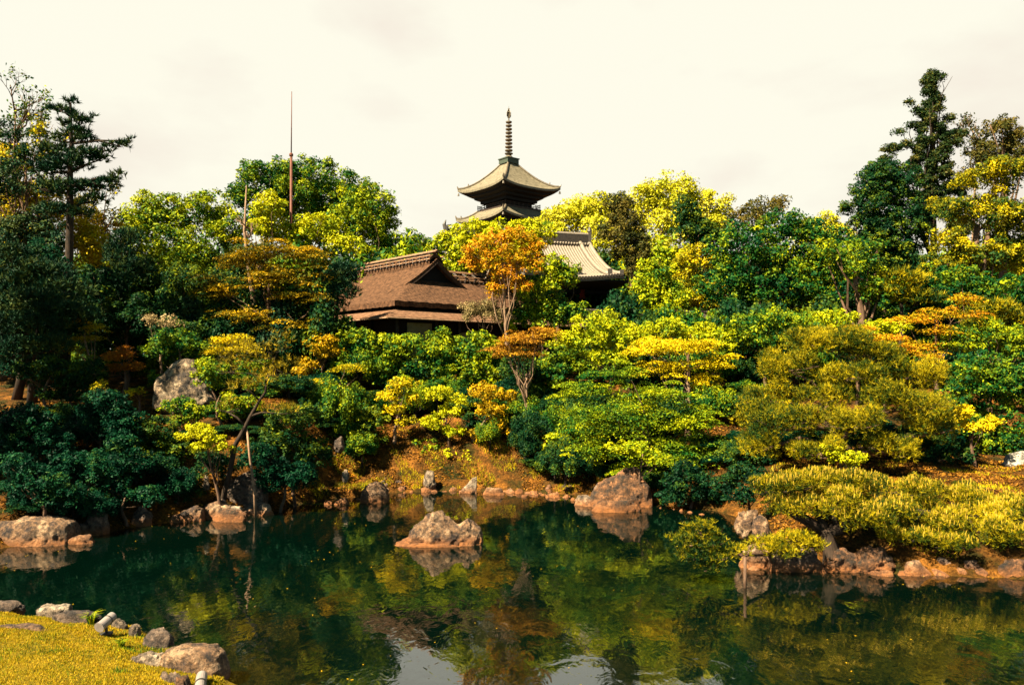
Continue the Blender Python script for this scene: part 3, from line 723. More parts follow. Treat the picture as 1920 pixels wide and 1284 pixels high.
# ---- the hedge belt below the house
HB = 'hedge belt below the house'
for px, lob, pal, tn, lab in (
    (650, [(645, 655, 52, 34), (680, 640, 36, 24), (630, 700, 45, 34)], 'green', .05, 'glossy camellia bush under the left corner of the brown roof'),
    (740, [(730, 655, 52, 32), (760, 640, 40, 18), (740, 700, 55, 32)], 'green', .07, 'camellia bush in front of the pale plaster panel'),
    (830, [(820, 655, 55, 34), (850, 700, 52, 40), (800, 700, 45, 34)], 'green', .03, 'camellia bush with dark hollow front in the middle of the hedge'),
    (900, [(900, 650, 48, 30), (895, 700, 52, 36), (940, 710, 42, 34)], 'green', .10, 'camellia bush left of the twin stemmed tree'),
    (1020, [(1030, 700, 40, 34), (1060, 660, 42, 22), (1010, 745, 42, 34)], 'green', .05, 'camellia bush behind the twin stemmed tree'),
    (1130, [(1130, 610, 62, 26), (1090, 640, 62, 22), (1170, 640, 70, 24), (1150, 670, 62, 18)], 'lime', .12, 'bright yellow-green bush mound right of the rust crowned tree'),
    (1250, [(1240, 615, 55, 22), (1300, 625, 50, 22), (1340, 640, 55, 24)], 'lime', .15, 'yellow bush mound behind the yellow layered maple'),
    (1400, [(1395, 610, 50, 20), (1450, 600, 48, 20), (1420, 640, 60, 26), (1490, 612, 50, 22)], 'green', .06, 'green hedge bush behind the left shoulder of the big clipped pine'),
    (1560, [(1560, 600, 60, 18), (1600, 625, 70, 20), (1660, 615, 45, 16)], 'lime', .06, 'bright hedge bush behind the top of the big clipped pine'),
    (1820, [(1790, 640, 55, 26), (1860, 630, 60, 30), (1915, 650, 45, 36)], 'green', .08, 'leafy hedge top at the right edge lit by the sun'),
    (1870, [(1830, 720, 70, 60), (1900, 720, 60, 70), (1860, 810, 80, 60), (1790, 790, 50, 70)], 'green', -.12, 'tall wall of dark glossy leaves at the right edge'),
    (380, [(330, 640, 50, 24), (380, 660, 36, 20), (300, 660, 36, 22)], 'green', -.10, 'dark green bush above the big pale boulder')):
    dd = {1870: 27.5, 1820: 31, 380: 34}.get(px, 35)
    plant('leafy_bush', 'bush', lab, dd, lob, pal, leafpx=7.0, cs=.95, tint=tn, group=HB, limbs=6, aspect=.5, r0=.07)
# ---- bushes on the slope
SB = 'bushes on the pond slope'
for lob, pal, tn, d, lab in (
    ([(440, 760, 50, 28), (400, 700, 40, 30)], 'green', .1, 27, 'green bush right of the big pale boulder behind the leaning pine'),
    ([(560, 780, 60, 34), (520, 830, 52, 40), (588, 850, 42, 36)], 'deep', .10, 26, 'dark bush mass left of the bare orange slope'),
    ([(520, 895, 45, 38), (566, 892, 38, 30), (480, 860, 40, 30)], 'shade_teal', .05, 25, 'dark waterside bush right of the thin leaning pole'),
    ([(660, 850, 42, 34), (690, 800, 40, 40), (640, 880, 36, 28)], 'deep', .22, 28, 'sparse green bush at the left border of the orange slope'),
    ([(710, 885, 24, 15)], 'green', .05, 28.6, 'low green mound on the orange slope'),
    ([(860, 852, 38, 10), (895, 860, 34, 10), (940, 868, 26, 9)], 'lime', .25, 28.6, 'low yellow leaved bush above the waterside stones'),
    ([(1045, 830, 30, 18), (1060, 850, 32, 18), (1090, 870, 34, 16)], 'lime', .10, 27.6, 'yellow-green bush left of the brown waterside rock'),
    ([(800, 840, 28, 20), (790, 862, 24, 14)], 'green', .05, 28.8, 'green bush right of the short stemmed maple'),
    ([(950, 808, 50, 30), (1005, 825, 42, 28), (895, 798, 32, 26)], 'deep', .0, 30, 'shaded dark bush under the twin stemmed tree'),
    ([(335, 762, 34, 18), (365, 770, 30, 16), (355, 790, 30, 16)], 'green', .0, 26.5, 'round green bush at the foot of the big pale boulder'),
    ([(300, 800, 42, 22), (280, 830, 45, 28), (320, 850, 45, 30)], 'deep', .22, 25, 'clipped green bush with lit top on the left slope'),
    ([(295, 712, 18, 16)], 'green', -.05, 29, 'small green bush touching the left side of the big pale boulder'),
    ([(258, 735, 20, 7)], 'gold', .25, 28, 'small flat yellow bush left of the big pale boulder'),
    ([(200, 760, 55, 34), (230, 800, 52, 34), (170, 800, 50, 34)], 'shade_teal', .02, 24.5, 'large rounded dark bush in the middle of the shaded left slope'),
    ([(60, 790, 62, 34), (20, 830, 60, 40), (100, 840, 50, 36)], 'shade_teal', -.04, 23, 'dark bush at the left edge of the shaded slope'),
    ([(140, 868, 44, 26), (190, 880, 40, 30)], 'shade_teal', .0, 22.5, 'dark bush above the upright grey shore stone'),
    ([(85, 905, 52, 30), (40, 880, 45, 32), (110, 935, 45, 26)], 'shade_teal', .12, 21, 'dark bush over the large flat shore rock'),
    ([(225, 835, 30, 26), (250, 870, 45, 30)], 'shade_teal', .08, 23.2, 'dark bush with twiggy top above the pointed shore stone'),
    ([(210, 915, 40, 24), (270, 930, 40, 20)], 'shade_teal', .10, 22.6, 'low dark bush between the two shore stones on the left'),
    ([(330, 905, 48, 24), (350, 930, 45, 18), (400, 870, 45, 28)], 'deep', -.05, 24.5, 'low dark bush behind the long shore ledge'),
    ([(60, 700, 40, 24), (100, 690, 36, 22), (130, 720, 34, 22)], 'deep', .0, 28, 'dark bush above the orange path at the left edge'),
    ([(160, 700, 45, 34), (120, 740, 50, 24)], 'deep', .05, 28.5, 'dark bush below the thin yellow topped maple'),
    ([(190, 730, 20, 15)], 'gold', .08, 27, 'small yellow sprig bush above the dark bushes'),
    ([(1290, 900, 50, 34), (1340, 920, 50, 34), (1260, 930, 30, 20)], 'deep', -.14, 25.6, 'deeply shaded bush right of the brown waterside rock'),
    ([(1420, 905, 36, 30), (1385, 930, 30, 24)], 'deep', -.2, 22.5, 'nearly black bush added to darken the bank between the pyramid rock and the spreading pine'),  # bush added to turn the orange bank dark, leaf tone lowered too
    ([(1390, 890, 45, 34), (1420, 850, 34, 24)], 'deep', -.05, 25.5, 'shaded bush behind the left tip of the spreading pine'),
    ([(1180, 840, 46, 14), (1230, 860, 40, 12)], 'lime', .1, 26, 'yellow leaf spray above the brown waterside rock'),
    ([(1590, 860, 40, 18), (1560, 845, 30, 14)], 'lime', .2, 22.5, 'small yellow bush under the big clipped pine'),
    ([(1790, 850, 50, 26), (1720, 868, 45, 16)], 'deep', .0, 25, 'dark bush under the right side of the big clipped pine'),
    ([(1830, 800, 34, 12), (1800, 780, 24, 18), (1870, 790, 22, 10)], 'gold', .28, 24.5, 'thin yellow spray bush at the right shoulder of the big clipped pine'),
    ([(1900, 850, 40, 40), (1850, 870, 40, 22)], 'deep', .1, 27, 'dark bush behind the white rock at the right edge')):
    plant('garden_bush', 'bush', lab, d, lob, pal, leafpx=6.2, cs=.85, tint=tn, group=SB, limbs=5, r0=.05)
plant('flowering_bush', 'bush', 'pale pinkish flowering bush in front of the right roof wing', 41, [(900, 578, 40, 16), (930, 590, 34, 14), (880, 592, 26, 12)], 'pinky', leafpx=4.5, dens=.55, tint=.05, limbs=10)
plant('flowering_bush', 'bush', 'small cream blossoming bush above the big pale boulder', 35, [(300, 600, 36, 10), (320, 608, 20, 8)], 'pinky', leafpx=5.5, dens=.35, tint=.3, limbs=8, bark=M_barkp)
plant('dry_bush', 'bush', 'round dry orange bush at the waterside left of the orange slope', 26.8, [(635, 915, 26, 20), (645, 900, 16, 12)], 'rust', leafpx=4.5, dens=.8, tint=.25, limbs=14, r0=.03)

# ---- understory: small bushes standing in rows in the shade, copies of a few
def proto_bush(name, seed, pal, label, cat, grp, ry=.62):
    """a bush about 1 m in radius standing at the origin"""
    o = empty(name, (0, 0, 0), label, cat, grp)
    nc = 34; u = unit(rng.normal(size=(nc, 3))); u[:, 2] = np.abs(u[:, 2]) * .9 - .15
    cc = u * rng.uniform(.5, .95, (nc, 1)) * np.array([1, 1, 1]) + np.array([0, 0, .75]); cr_ = rng.uniform(.16, .36, nc)
    n = 7600; ix = rng.integers(0, nc, n); dv = unit(rng.normal(size=(n, 3)) + np.array([0, 0, .2]))
    P = cc[ix] + dv * (rng.random((n, 1)) ** .42) * cr_[ix][:, None]
    nn = unit(dv * .8 + np.array([0, -.1, .5]) + .65 * rng.normal(size=(n, 3)))
    T = np.clip(.5 + rng.normal(0, .1, nc)[ix] + rng.normal(0, .12, n), 0, 1)
    link(bpy.data.objects.new('crown', poly_mesh('crown', leaf_polys(P, nn, rng.uniform(.06, .11, n)), 4, T, FM[pal])), o)
    trunk_mb((0, 0, 0), [tuple(q) for q in cc[:7]], .05, stem_to=(0, 0, .7), wig=.1).build('trunk', M_barkd, o, True)
    return o
def copy_tree(o):
    c = o.copy(); sc.collection.objects.link(c)
    for ch in list(o.children):
        k = ch.copy(); sc.collection.objects.link(k); k.parent = c
    return c
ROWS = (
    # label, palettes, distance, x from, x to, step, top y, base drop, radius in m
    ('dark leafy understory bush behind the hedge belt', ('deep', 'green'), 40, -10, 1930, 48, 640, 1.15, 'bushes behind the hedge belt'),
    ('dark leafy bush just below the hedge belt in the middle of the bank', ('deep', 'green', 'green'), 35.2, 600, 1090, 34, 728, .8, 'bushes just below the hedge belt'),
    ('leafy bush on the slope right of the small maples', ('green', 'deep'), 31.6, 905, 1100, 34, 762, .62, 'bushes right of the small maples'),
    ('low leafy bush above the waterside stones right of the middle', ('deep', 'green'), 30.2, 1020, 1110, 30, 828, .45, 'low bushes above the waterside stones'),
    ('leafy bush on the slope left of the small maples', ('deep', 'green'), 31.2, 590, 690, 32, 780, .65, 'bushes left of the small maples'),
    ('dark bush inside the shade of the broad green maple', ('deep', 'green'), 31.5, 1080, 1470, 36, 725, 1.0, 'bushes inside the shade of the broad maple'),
    ('dark bush added behind the lower half of the big clipped pine to darken its gaps', ('deep', 'shade_teal'), 26.5, 1400, 1800, 38, 790, .75, 'bushes behind the big clipped pine'),  # row added as a dark core seen between the needle pads
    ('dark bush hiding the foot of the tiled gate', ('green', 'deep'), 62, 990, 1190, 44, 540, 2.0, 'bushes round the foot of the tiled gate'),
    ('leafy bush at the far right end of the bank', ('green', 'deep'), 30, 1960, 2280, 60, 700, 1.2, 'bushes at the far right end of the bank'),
    ('low dark bush overhanging the left shore', ('shade_teal', 'deep'), 21.8, 10, 290, 34, 905, .62, 'low bushes overhanging the left shore'),
    ('shaded understory bush in the middle of the far bank', ('deep', 'green', 'shade_teal'), 35.5, 400, 1400, 46, 715, 1.0, 'bushes in the middle of the far bank'),
    ('shaded understory bush low on the far bank', ('deep', 'shade_teal'), 31.5, 440, 690, 40, 790, .85, 'bushes low on the far bank'),
    ('shaded understory bush below the green overhanging maple', ('deep', 'shade_teal'), 28.4, 960, 1420, 42, 815, .85, 'bushes below the overhanging maple'),
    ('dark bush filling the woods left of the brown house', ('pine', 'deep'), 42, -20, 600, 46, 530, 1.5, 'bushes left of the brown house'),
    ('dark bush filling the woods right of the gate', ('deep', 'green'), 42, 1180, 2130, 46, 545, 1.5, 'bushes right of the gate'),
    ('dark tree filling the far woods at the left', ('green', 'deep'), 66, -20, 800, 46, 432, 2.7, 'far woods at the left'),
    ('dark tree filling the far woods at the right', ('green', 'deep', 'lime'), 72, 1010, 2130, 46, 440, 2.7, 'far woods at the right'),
    ('dark bush along the water left of the orange slope', ('deep', 'shade_teal'), 28.0, 440, 570, 34, 850, .7, 'bushes along the water left of the orange slope'),
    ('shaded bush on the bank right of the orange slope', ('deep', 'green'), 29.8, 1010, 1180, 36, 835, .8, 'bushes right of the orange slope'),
    ('nearly black bush on the shaded shore right of the pyramid rock', ('deep', 'shade_teal'), 27.2, 1225, 1450, 34, 870, .75, 'bushes on the shore right of the pyramid rock'),
    ('shaded bush around the foot of the leaning pine', ('deep', 'shade_teal'), 26.6, 300, 520, 34, 800, .8, 'bushes round the foot of the leaning pine'),
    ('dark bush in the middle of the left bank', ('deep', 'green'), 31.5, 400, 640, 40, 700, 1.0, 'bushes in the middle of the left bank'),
    ('dark bush on the shaded left slope', ('shade_teal', 'deep'), 26.2, -20, 260, 44, 752, 1.0, 'bushes on the shaded left slope'),
    ('dark bush low on the shaded left slope', ('shade_teal', 'deep'), 23.6, -20, 390, 44, 850, .8, 'bushes low on the left slope'))
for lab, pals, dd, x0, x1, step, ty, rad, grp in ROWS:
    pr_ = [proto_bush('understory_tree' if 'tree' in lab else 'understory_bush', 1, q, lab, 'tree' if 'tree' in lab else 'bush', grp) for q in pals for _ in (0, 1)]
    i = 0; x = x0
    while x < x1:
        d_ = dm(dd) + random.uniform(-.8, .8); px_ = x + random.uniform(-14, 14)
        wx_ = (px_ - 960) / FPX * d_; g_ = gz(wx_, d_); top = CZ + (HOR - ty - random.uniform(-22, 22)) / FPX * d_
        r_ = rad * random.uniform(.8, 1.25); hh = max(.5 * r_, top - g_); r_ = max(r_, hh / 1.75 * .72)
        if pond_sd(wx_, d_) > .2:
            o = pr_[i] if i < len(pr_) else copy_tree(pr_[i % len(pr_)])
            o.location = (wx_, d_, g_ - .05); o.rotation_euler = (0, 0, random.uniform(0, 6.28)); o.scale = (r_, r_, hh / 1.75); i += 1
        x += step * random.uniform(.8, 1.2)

# ---- pines
needles('pine_tree', 'big clipped cloud pine with golden needle pads on the right bank', 24,
        [(1560, 648, 90, 27, .6), (1640, 668, 64, 24, .4), (1475, 685, 66, 27, .4), (1700, 700, 79, 29, .3), (1590, 705, 71, 24, 0), (1440, 742, 62, 27, .2), (1545, 748, 64, 27, -.3), (1690, 755, 90, 32, -.5),
         (1470, 792, 86, 37, -.8), (1600, 792, 69, 29, -1.0), (1745, 800, 60, 35, -.6), (1425, 836, 49, 24, -.9), (1530, 846, 64, 24, -1.2), (1670, 842, 60, 24, -1.0)],
        'olive', (1600, 23.5), needle=.13, wd=.016, dens=1.5, split=5, stem=[(1590, 850, 23.6), (1540, 780, 24), (1590, 710, 24.2)], r0=.18, k=8)
needles('pine_tree', 'low spreading pine with upright yellow candles over the right shore rocks', 18.2,
        [(1500, 905, 74, 24), (1440, 915, 40, 22), (1580, 893, 80, 22, .4), (1465, 945, 50, 26), (1560, 940, 90, 32, -.3), (1670, 915, 80, 26, .6), (1620, 965, 80, 28, -.5), (1770, 925, 80, 24, 1.0), (1870, 940, 75, 26, .8),
         (1720, 965, 90, 30, .1), (1830, 985, 90, 28, -.2), (1900, 1010, 60, 26, -.5), (1700, 1005, 60, 20, -.4), (1790, 1015, 60, 18, -.6)],
        'olive', (1565, 17.9), needle=.095, wd=.011, dens=1.5, split=4, stem=[(1555, 1000, 17.9), (1600, 965, 18.2), (1720, 960, 18.4), (1850, 970, 18.3)], r0=.17, bark=M_barkd, shoots=.30, k=8)
needles('pine_tree', 'small pine reaching out over the water on a prop', 16.6,
        [(1315, 990, 34, 15), (1285, 1015, 36, 17), (1335, 1015, 34, 15), (1300, 1040, 40, 16), (1345, 1042, 30, 15), (1330, 1062, 28, 12), (1385, 1035, 26, 14)],
        'olive', (1470, 18.1), needle=.10, wd=.015, dens=.75, stem=[(1440, 1038, 17.6), (1380, 1040, 16.8), (1320, 1030, 16.6)], r0=.06, k=8)
needles('pine_tree', 'small mounded pine on the rocks under the spreading pine', 17.4,
        [(1440, 1020, 42, 15), (1490, 1010, 40, 14), (1465, 1032, 44, 12), (1520, 1022, 30, 12)],
        'olive', (1480, 17.9), needle=.10, wd=.015, dens=.7, stem=[(1475, 1030, 17.6)], r0=.05, k=8)
needles('pine_tree', 'leaning golden needled pine on the left slope held by a thin pole', 24,
        [(470, 665, 66, 26), (520, 650, 40, 26, .3), (430, 690, 42, 20), (500, 700, 50, 22, -.3), (540, 690, 32, 26), (460, 725, 44, 14, -.2), (520, 770, 50, 13, -.3), (425, 765, 34, 16)],
        'brownpine', (415, 24.4), needle=.16, wd=.016, dens=.42, split=3, stem=[(440, 835, 24), (470, 780, 24), (497, 735, 24), (506, 690, 24)], r0=.075, bark=M_barkd, k=8)
needles('pine_tree', 'tall thin dark pine against the sky at the left', 35,
        [(135, 190, 15, 6), (110, 205, 22, 5), (133, 214, 16, 6), (118, 232, 16, 7), (155, 228, 22, 8), (175, 220, 8, 4), (145, 250, 28, 11), (160, 262, 20, 8), (120, 262, 22, 12), (100, 285, 34, 13), (165, 290, 34, 11),
         (205, 280, 16, 8), (225, 272, 18, 6), (246, 263, 8, 4), (185, 298, 18, 8), (130, 310, 40, 14), (90, 320, 34, 14), (195, 345, 30, 10), (220, 330, 16, 9), (160, 352, 34, 12), (105, 355, 42, 14), (175, 375, 26, 9), (100, 395, 36, 12), (150, 400, 26, 9)],
        'pine', (120, 35), needle=.24, wd=.05, dens=.75, stem=[(122, 560, 35), (128, 480, 35), (135, 350, 35), (133, 270, 35), (132, 195, 35)], r0=.19, bark=M_barkd, k=9)
for pads, rt, d, lab, pal in (
    ([(20, 480, 50, 20), (70, 510, 60, 22), (20, 540, 60, 24), (110, 545, 60, 22), (50, 580, 70, 22), (140, 590, 50, 18), (20, 620, 60, 24)], (30, 31), 31, 'dark layered pine at the left edge above the slope', 'pine'),
    ([(70, 560, 60, 14), (110, 580, 50, 12), (60, 605, 70, 16), (20, 660, 60, 24), (90, 650, 50, 24)], (60, 29), 29, 'pine with olive tipped branches, coloured dark for shade, in front of the layered one', 'pine'),  # dark needle colour stands in for the shade that falls here
    ([(235, 450, 32, 20), (225, 480, 36, 24), (245, 510, 40, 26), (215, 540, 44, 24)], (235, 42), 42, 'dark conical pine right of the tall thin pine', 'pine'),
    ([(650, 508, 26, 14), (635, 525, 34, 18), (640, 550, 36, 18), (610, 575, 40, 20)], (630, 41), 41, 'dark rounded pine clump overlapping the left end of the brown roof', 'pine'),
    ([(1690, 525, 50, 20), (1660, 550, 50, 18), (1720, 560, 45, 16)], (1690, 38), 38, 'soft olive pine under the golden tree at the right', 'olive'),
    ([(1860, 585, 50, 22), (1900, 600, 40, 20), (1840, 610, 40, 16)], (1880, 36), 36, 'soft dark pine at the right edge above the hedge', 'olive')):
    needles('pine_tree', lab, d, pads, pal, rt, needle=.24, wd=.045, dens=1.1, r0=.16, bark=M_barkd, k=8)
# tall ragged cedar
cl = []
random.seed(5)
for i in range(60):
    t = i / 59; y = 140 + t * 290
    wdt = 8 + 8 * t if t < .32 else 18 + 46 * (t - .32) / .68
    cl.append((1746 + random.uniform(-1, 1) * wdt + 6 * t, y, random.uniform(6, 11) + 8 * t, random.uniform(5, 9) + 5 * t))
for q in ((1706, 192, 9, 4), (1722, 208, 9, 5), (1707, 237, 9, 4), (1686, 249, 9, 4), (1700, 272, 14, 6), (1720, 285, 12, 5), (1680, 278, 18, 6), (1663, 282, 12, 5), (1768, 146, 5, 4), (1738, 150, 7, 6), (1783, 222, 12, 5), (1800, 250, 16, 9), (1790, 268, 16, 8), (1660, 300, 14, 6)):
    cl.append(q)
plant('cedar_tree', 'cedar tree', 'tall ragged cedar, highest treetop at the right', 55, cl, 'cypress', leafpx=5, dens=2.6, cs=.8, root=(1752, 55), stem_to=(1748, 150, 55), bark=M_barkd, limbs=24, wig=.05, r0=.2)

# bare twiggy trees
def bare_tree(name, label, base, top, spread, n, r0, seed, bark, leaves=None):
    random.seed(seed)
    o = empty(name, base, label, 'bare tree'); mb = MB(); B = Vector(base)
    T = Vector(top) - B
    pts = [Vector((0, 0, -.3))] + [T * t + Vector((random.uniform(-1, 1), random.uniform(-1, 1), 0)) * .25 for t in (.25, .5, .75)] + [T]
    mb.tube(pts, [r0, r0 * .8, r0 * .62, r0 * .4, r0 * .15], 6)
    ends = []
    def grow(p, d, L_, r, lev):
        q1 = p + d * L_ * .5 + Vector([random.uniform(-1, 1) for _ in range(3)]) * L_ * .08
        q2 = q1 + (d + Vector([random.uniform(-1, 1) for _ in range(3)]) * .3).normalized() * L_ * .5
        mb.tube([p, q1, q2], [r, r * .7, r * .45], 4)
        ends.append(q2)
        if lev > 0:
            for _ in range(3):
                dd = (d + Vector((random.uniform(-1, 1), random.uniform(-1, 1), random.uniform(-.3, 1))) * .75).normalized()
                grow(q1.lerp(q2, random.uniform(0, 1)), dd, L_ * .6, r * .5, lev - 1)
    for _ in range(n):
        t = random.uniform(.45, 1)
        d = Vector((random.uniform(-1, 1), random.uniform(-1, 1), random.uniform(.1, 1.1))).normalized()
        grow(T * t, d, spread * (1.3 - .5 * t), r0 * .35, 3)
    mb.build('trunk', bark, o, True)
    if leaves:
        E = np.array([tuple(e) for e in ends])
        E = E[rng.random(len(E)) < leaves[1]]
        E = np.repeat(E, 7, 0) + rng.normal(0, .12, (len(E) * 7, 3))
        me_ = poly_mesh('crown', leaf_polys(E, unit(rng.normal(size=E.shape) + np.array([0, 0, .6])), np.full(len(E), .17)), 4, np.clip(rng.normal(.45, .2, len(E)), 0, 1), FM[leaves[0]])
        link(bpy.data.objects.new('crown', me_), o)
    return o
def gp(px, d):
    d = dm(d); x = (px - 960) / FPX * d
    return (x, d, gz(x, d))
bare_tree('bare_tree', 'pinkish grey bare topped tree at the upper left corner', gp(20, 44), at(30, 200, dm(44)), 1.6, 30, .16, 3, M_bark, ('green', .25))
bare_tree('bare_tree', 'bare branched tree between the corner tree and the tall thin pine', gp(75, 43), at(80, 262, dm(43)), 1.3, 12, .12, 4, M_bark, ('gold', .45))
bare_tree('bare_tree', 'slim bare tree showing against the sky right of the tall thin pine', gp(200, 47), at(200, 360, dm(47)), .9, 9, .1, 9, M_bark, ('gold', .3))
bare_tree('dead_tree', 'bare pinkish dead trunk leaning against the large dark green tree', gp(478, 54), at(462, 348, dm(54)), .6, 5, .2, 6, M_barkp)
bare_tree('bare_tree', 'pale grey bare tree at the upper right beside the ragged cedar', gp(1830, 64), at(1832, 262, dm(64)), 1.2, 14, .16, 8, M_barkp, ('cedar', .5))

# trees of the near left bank, outside the frame, whose shade lies over the left slope
plant('broadleaf_tree', GREEN, 'tall tree standing left of the view whose shade covers the left slope', 20,
      [(-600, 250, 240, 200), (-480, 360, 150, 120)], 'green', leafpx=16, cs=1.3, root=(-600, 20), r0=.4)
plant('broadleaf_tree', GREEN, 'tall tree left of the view nearer the left corner of the pond', 25,
      [(-190, 180, 150, 170), (-160, 380, 120, 110)], 'green', leafpx=10, cs=1.3, root=(-190, 25), r0=.4)

# ------------------------------------------------------------------ rocks
def rock(name, label, px0, px1, pyt, pyb, pal='pale', d=None, seed=1, flat=.9, cat='rock', group=None, sub=4, sharp=9, rough=.10, skew=0.0, rz=None, ob=None):
    """a faceted stone filling px0..px1, its top at pyt, its foot at pyb"""
    random.seed(seed * 13 + 5)
    xc = (px0 + px1) / 2
    if d is None: d = CZ * FPX / (pyb - HOR)
    wx = (px1 - px0) / FPX * d / 2; base = at(xc, pyb, d); h = (pyb - pyt) / FPX * d
    import bmesh
    bm = bmesh.new(); bmesh.ops.create_icosphere(bm, subdivisions=sub, radius=1)
    pl = []
    for i in range(sharp + 4):
        n_ = Vector((random.gauss(0, 1), random.gauss(0, 1), random.gauss(.15, .8))).normalized(); pl.append((n_, random.uniform(.68, .95)))
    pl.append((Vector((0, 0, 1)), random.uniform(.7, .95)))
    sx, sy, sz = random.uniform(0, 50), random.uniform(0, 50), random.uniform(0, 50)
    for v in bm.verts:
        u = v.co.normalized(); r = 1.0
        for n_, q in pl:
            c = u.dot(n_)
            if c > .05: r = min(r, q / c)
        s_ = u * 1.6 + Vector((sx, sy, sz))
        r *= 1 + rough * 1.6 * noise.fractal(s_, 1.0, 2.0, 4) + rough * .6 * noise.fractal(s_ * 4, .9, 2.1, 3)
        v.co = u * r
    zs = [v.co.z for v in bm.verts]; xs = [v.co.x for v in bm.verts]
    zt = max(zs); x0, x1 = min(xs), max(xs)
    for v in bm.verts:
        z = v.co.z / zt
        v.co.x = ((v.co.x - x0) / (x1 - x0) * 2 - 1) * wx + skew * wx * max(0, z)
        v.co.y = v.co.y * wx * flat
        v.co.z = z * h if z > 0 else z * max(.25, h * .5)
    bmesh.ops.triangulate(bm, faces=bm.faces)
    me_ = bpy.data.meshes.new(name); bm.to_mesh(me_); bm.free()
    me_.polygons.foreach_set('use_smooth', [True] * len(me_.polygons)); me_.materials.append(RM[pal])
    o = bpy.data.objects.new(name, me_); o.location = base
    o.location.y += wx * flat * .5
    if o.location.z - gz(o.location.x, o.location.y) > 0 and d is not None:
        pass
    link(o); return tag(o, label, cat, group)

def rock2(name, label, outl, pal='pale', d=None, depth=.8, seed=1, rough=.10, p=2.6, cat='rock', foot=None, facet=.12):
    """a stone with the silhouette outl (photo pixels, left to right), rounded in depth"""
    random.seed(seed * 7 + 1)
    X0, X1 = outl[0][0], outl[-1][0]; pf = foot or max(q[1] for q in outl)
    if d is None: d = CZ * FPX / (pf - HOR)
    s_ = d / FPX; base = at((X0 + X1) / 2, pf, d); w = (X1 - X0) * s_ / 2; D = w * depth
    xs = np.array([q[0] for q in outl], float); hs_ = np.array([pf - q[1] for q in outl], float) * s_
    hm = hs_.max(); sd3 = Vector((random.uniform(0, 60), random.uniform(0, 60), random.uniform(0, 60)))
    import bmesh
    bm = bmesh.new(); bmesh.ops.create_icosphere(bm, subdivisions=6 if w * FPX / d > 30 else 5, radius=1)
    cell = max(.14, hm * .42)
    pe = min(p, 4)
    for v in bm.verts:
        u = v.co.normalized(); rr = math.sqrt(max(1e-6, 1 - u.x * u.x)); yn, zn = u.y / rr, u.z / rr
        k = 1 / (abs(yn) ** pe + abs(zn) ** pe) ** (1 / pe)
        xr = max(-1, min(1, u.x)); h = float(np.interp((X0 + X1) / 2 + xr * (X1 - X0) / 2, xs, hs_)); edge = min(1, rr * 1.8)
        q = Vector((xr * w, yn * k * D * (.35 + .65 * rr), zn * k * h if zn > 0 else zn * k * .4 * max(.3, hm) * edge))
        qq = q / cell + sd3
        f = noise.voronoi(qq * .9)[0]
        nz1 = noise.fractal(qq * 1.1, 1.0, 2.1, 6); rd = 1 - abs(noise.fractal(qq * .8 + Vector((7, 7, 7)), .9, 2.2, 4)) * 2
        a_ = cell * rough * (1.5 * nz1 + 2.2 * facet * 4 * (f[1] - f[0] - .25) + .5 * rd - .35)
        v.co = q + Vector((u.x, yn * k, zn * k)).normalized() * a_ * edge
    me_ = bpy.data.meshes.new(name); bm.to_mesh(me_); bm.free(); me_.materials.append(RM[pal])
    me_.polygons.foreach_set('use_smooth', [True] * len(me_.polygons))
    o = link(bpy.data.objects.new(name, me_))
    o.location = base; o.location.y += D * .7
    return tag(o, label, cat)
SH = 'stones along the waterline'
rock2('boulder', 'big pale boulder with dark lichen patches on the left slope', [(280, 745), (286, 708), (302, 690), (320, 678), (336, 673), (352, 679), (368, 697), (380, 722), (388, 742), (393, 752)], 'cream', 28.0, .7, 3, .12, 2.0, 'boulder')
rock2('rock', 'large craggy rock standing alone in the middle of the pond', [(748, 1020), (766, 1012), (770, 990), (784, 980), (798, 972), (812, 962), (828, 965), (838, 976), (850, 986), (864, 984), (874, 979), (886, 983), (897, 994), (903, 1008), (905, 1022)], 'pale', None, .55, 21, .20, 2.2)

rock2('rock', 'flat orange ledge just breaking the water at the left foot of the lone pond rock', [(738, 1024), (760, 1018), (800, 1016), (850, 1018), (880, 1024)], 'brown', None, .5, 23)
rock2('boulder', 'big brown pyramid rock at the waterside right of centre', [(1104, 952), (1110, 928), (1124, 908), (1146, 900), (1176, 883), (1194, 878), (1212, 896), (1225, 925), (1226, 955)], 'brown', 25.9, .6, 31, .14, 1.7, 'boulder')
rock('rock', 'flat orange ledge along the foot of the brown pyramid rock', 1110, 1205, 938, 960, 'brown', None, 33, .35)
rock('rock', 'low pale slab at the left foot of the brown pyramid rock', 1077, 1122, 928, 948, 'white', None, 34, .8)
rock('rock', 'grey lit shoulder stone behind the pale slab', 1112, 1145, 905, 935, 'grey', 26.8, 35, .8)
rock2('rock', 'large flat topped rock on the left shore', [(-30, 1020), (-20, 985), (30, 977), (60, 974), (98, 977), (118, 984), (124, 1000), (126, 1022)], 'pale', None, .55, 41, .12, 4)
rock('rock', 'low tan slab right of the large flat topped shore rock', 118, 176, 1004, 1019, 'pale', None, 42, .5)
rock('rock', 'upright leaning grey stone on the left shore', 150, 198, 954, 1003, 'grey', None, 43, .8, skew=.25)
rock('rock', 'dark sloping stone left of the upright grey stone', 128, 172, 980, 1006, 'grey', None, 44, .8)
rock('rock', 'small orange stone right of the upright grey stone', 196, 220, 968, 990, 'pale', None, 45)
rock('rock', 'pointed stone with dark face on the left shore', 238, 283, 952, 986, 'grey', None, 46, .8, skew=.15)
rock2('rock', 'long tan ledge sloping into the water on the left shore', [(280, 986), (298, 974), (325, 964), (350, 955), (364, 948), (374, 956), (378, 982)], 'pale', 23.4, .45, 47, .16, 2.5)
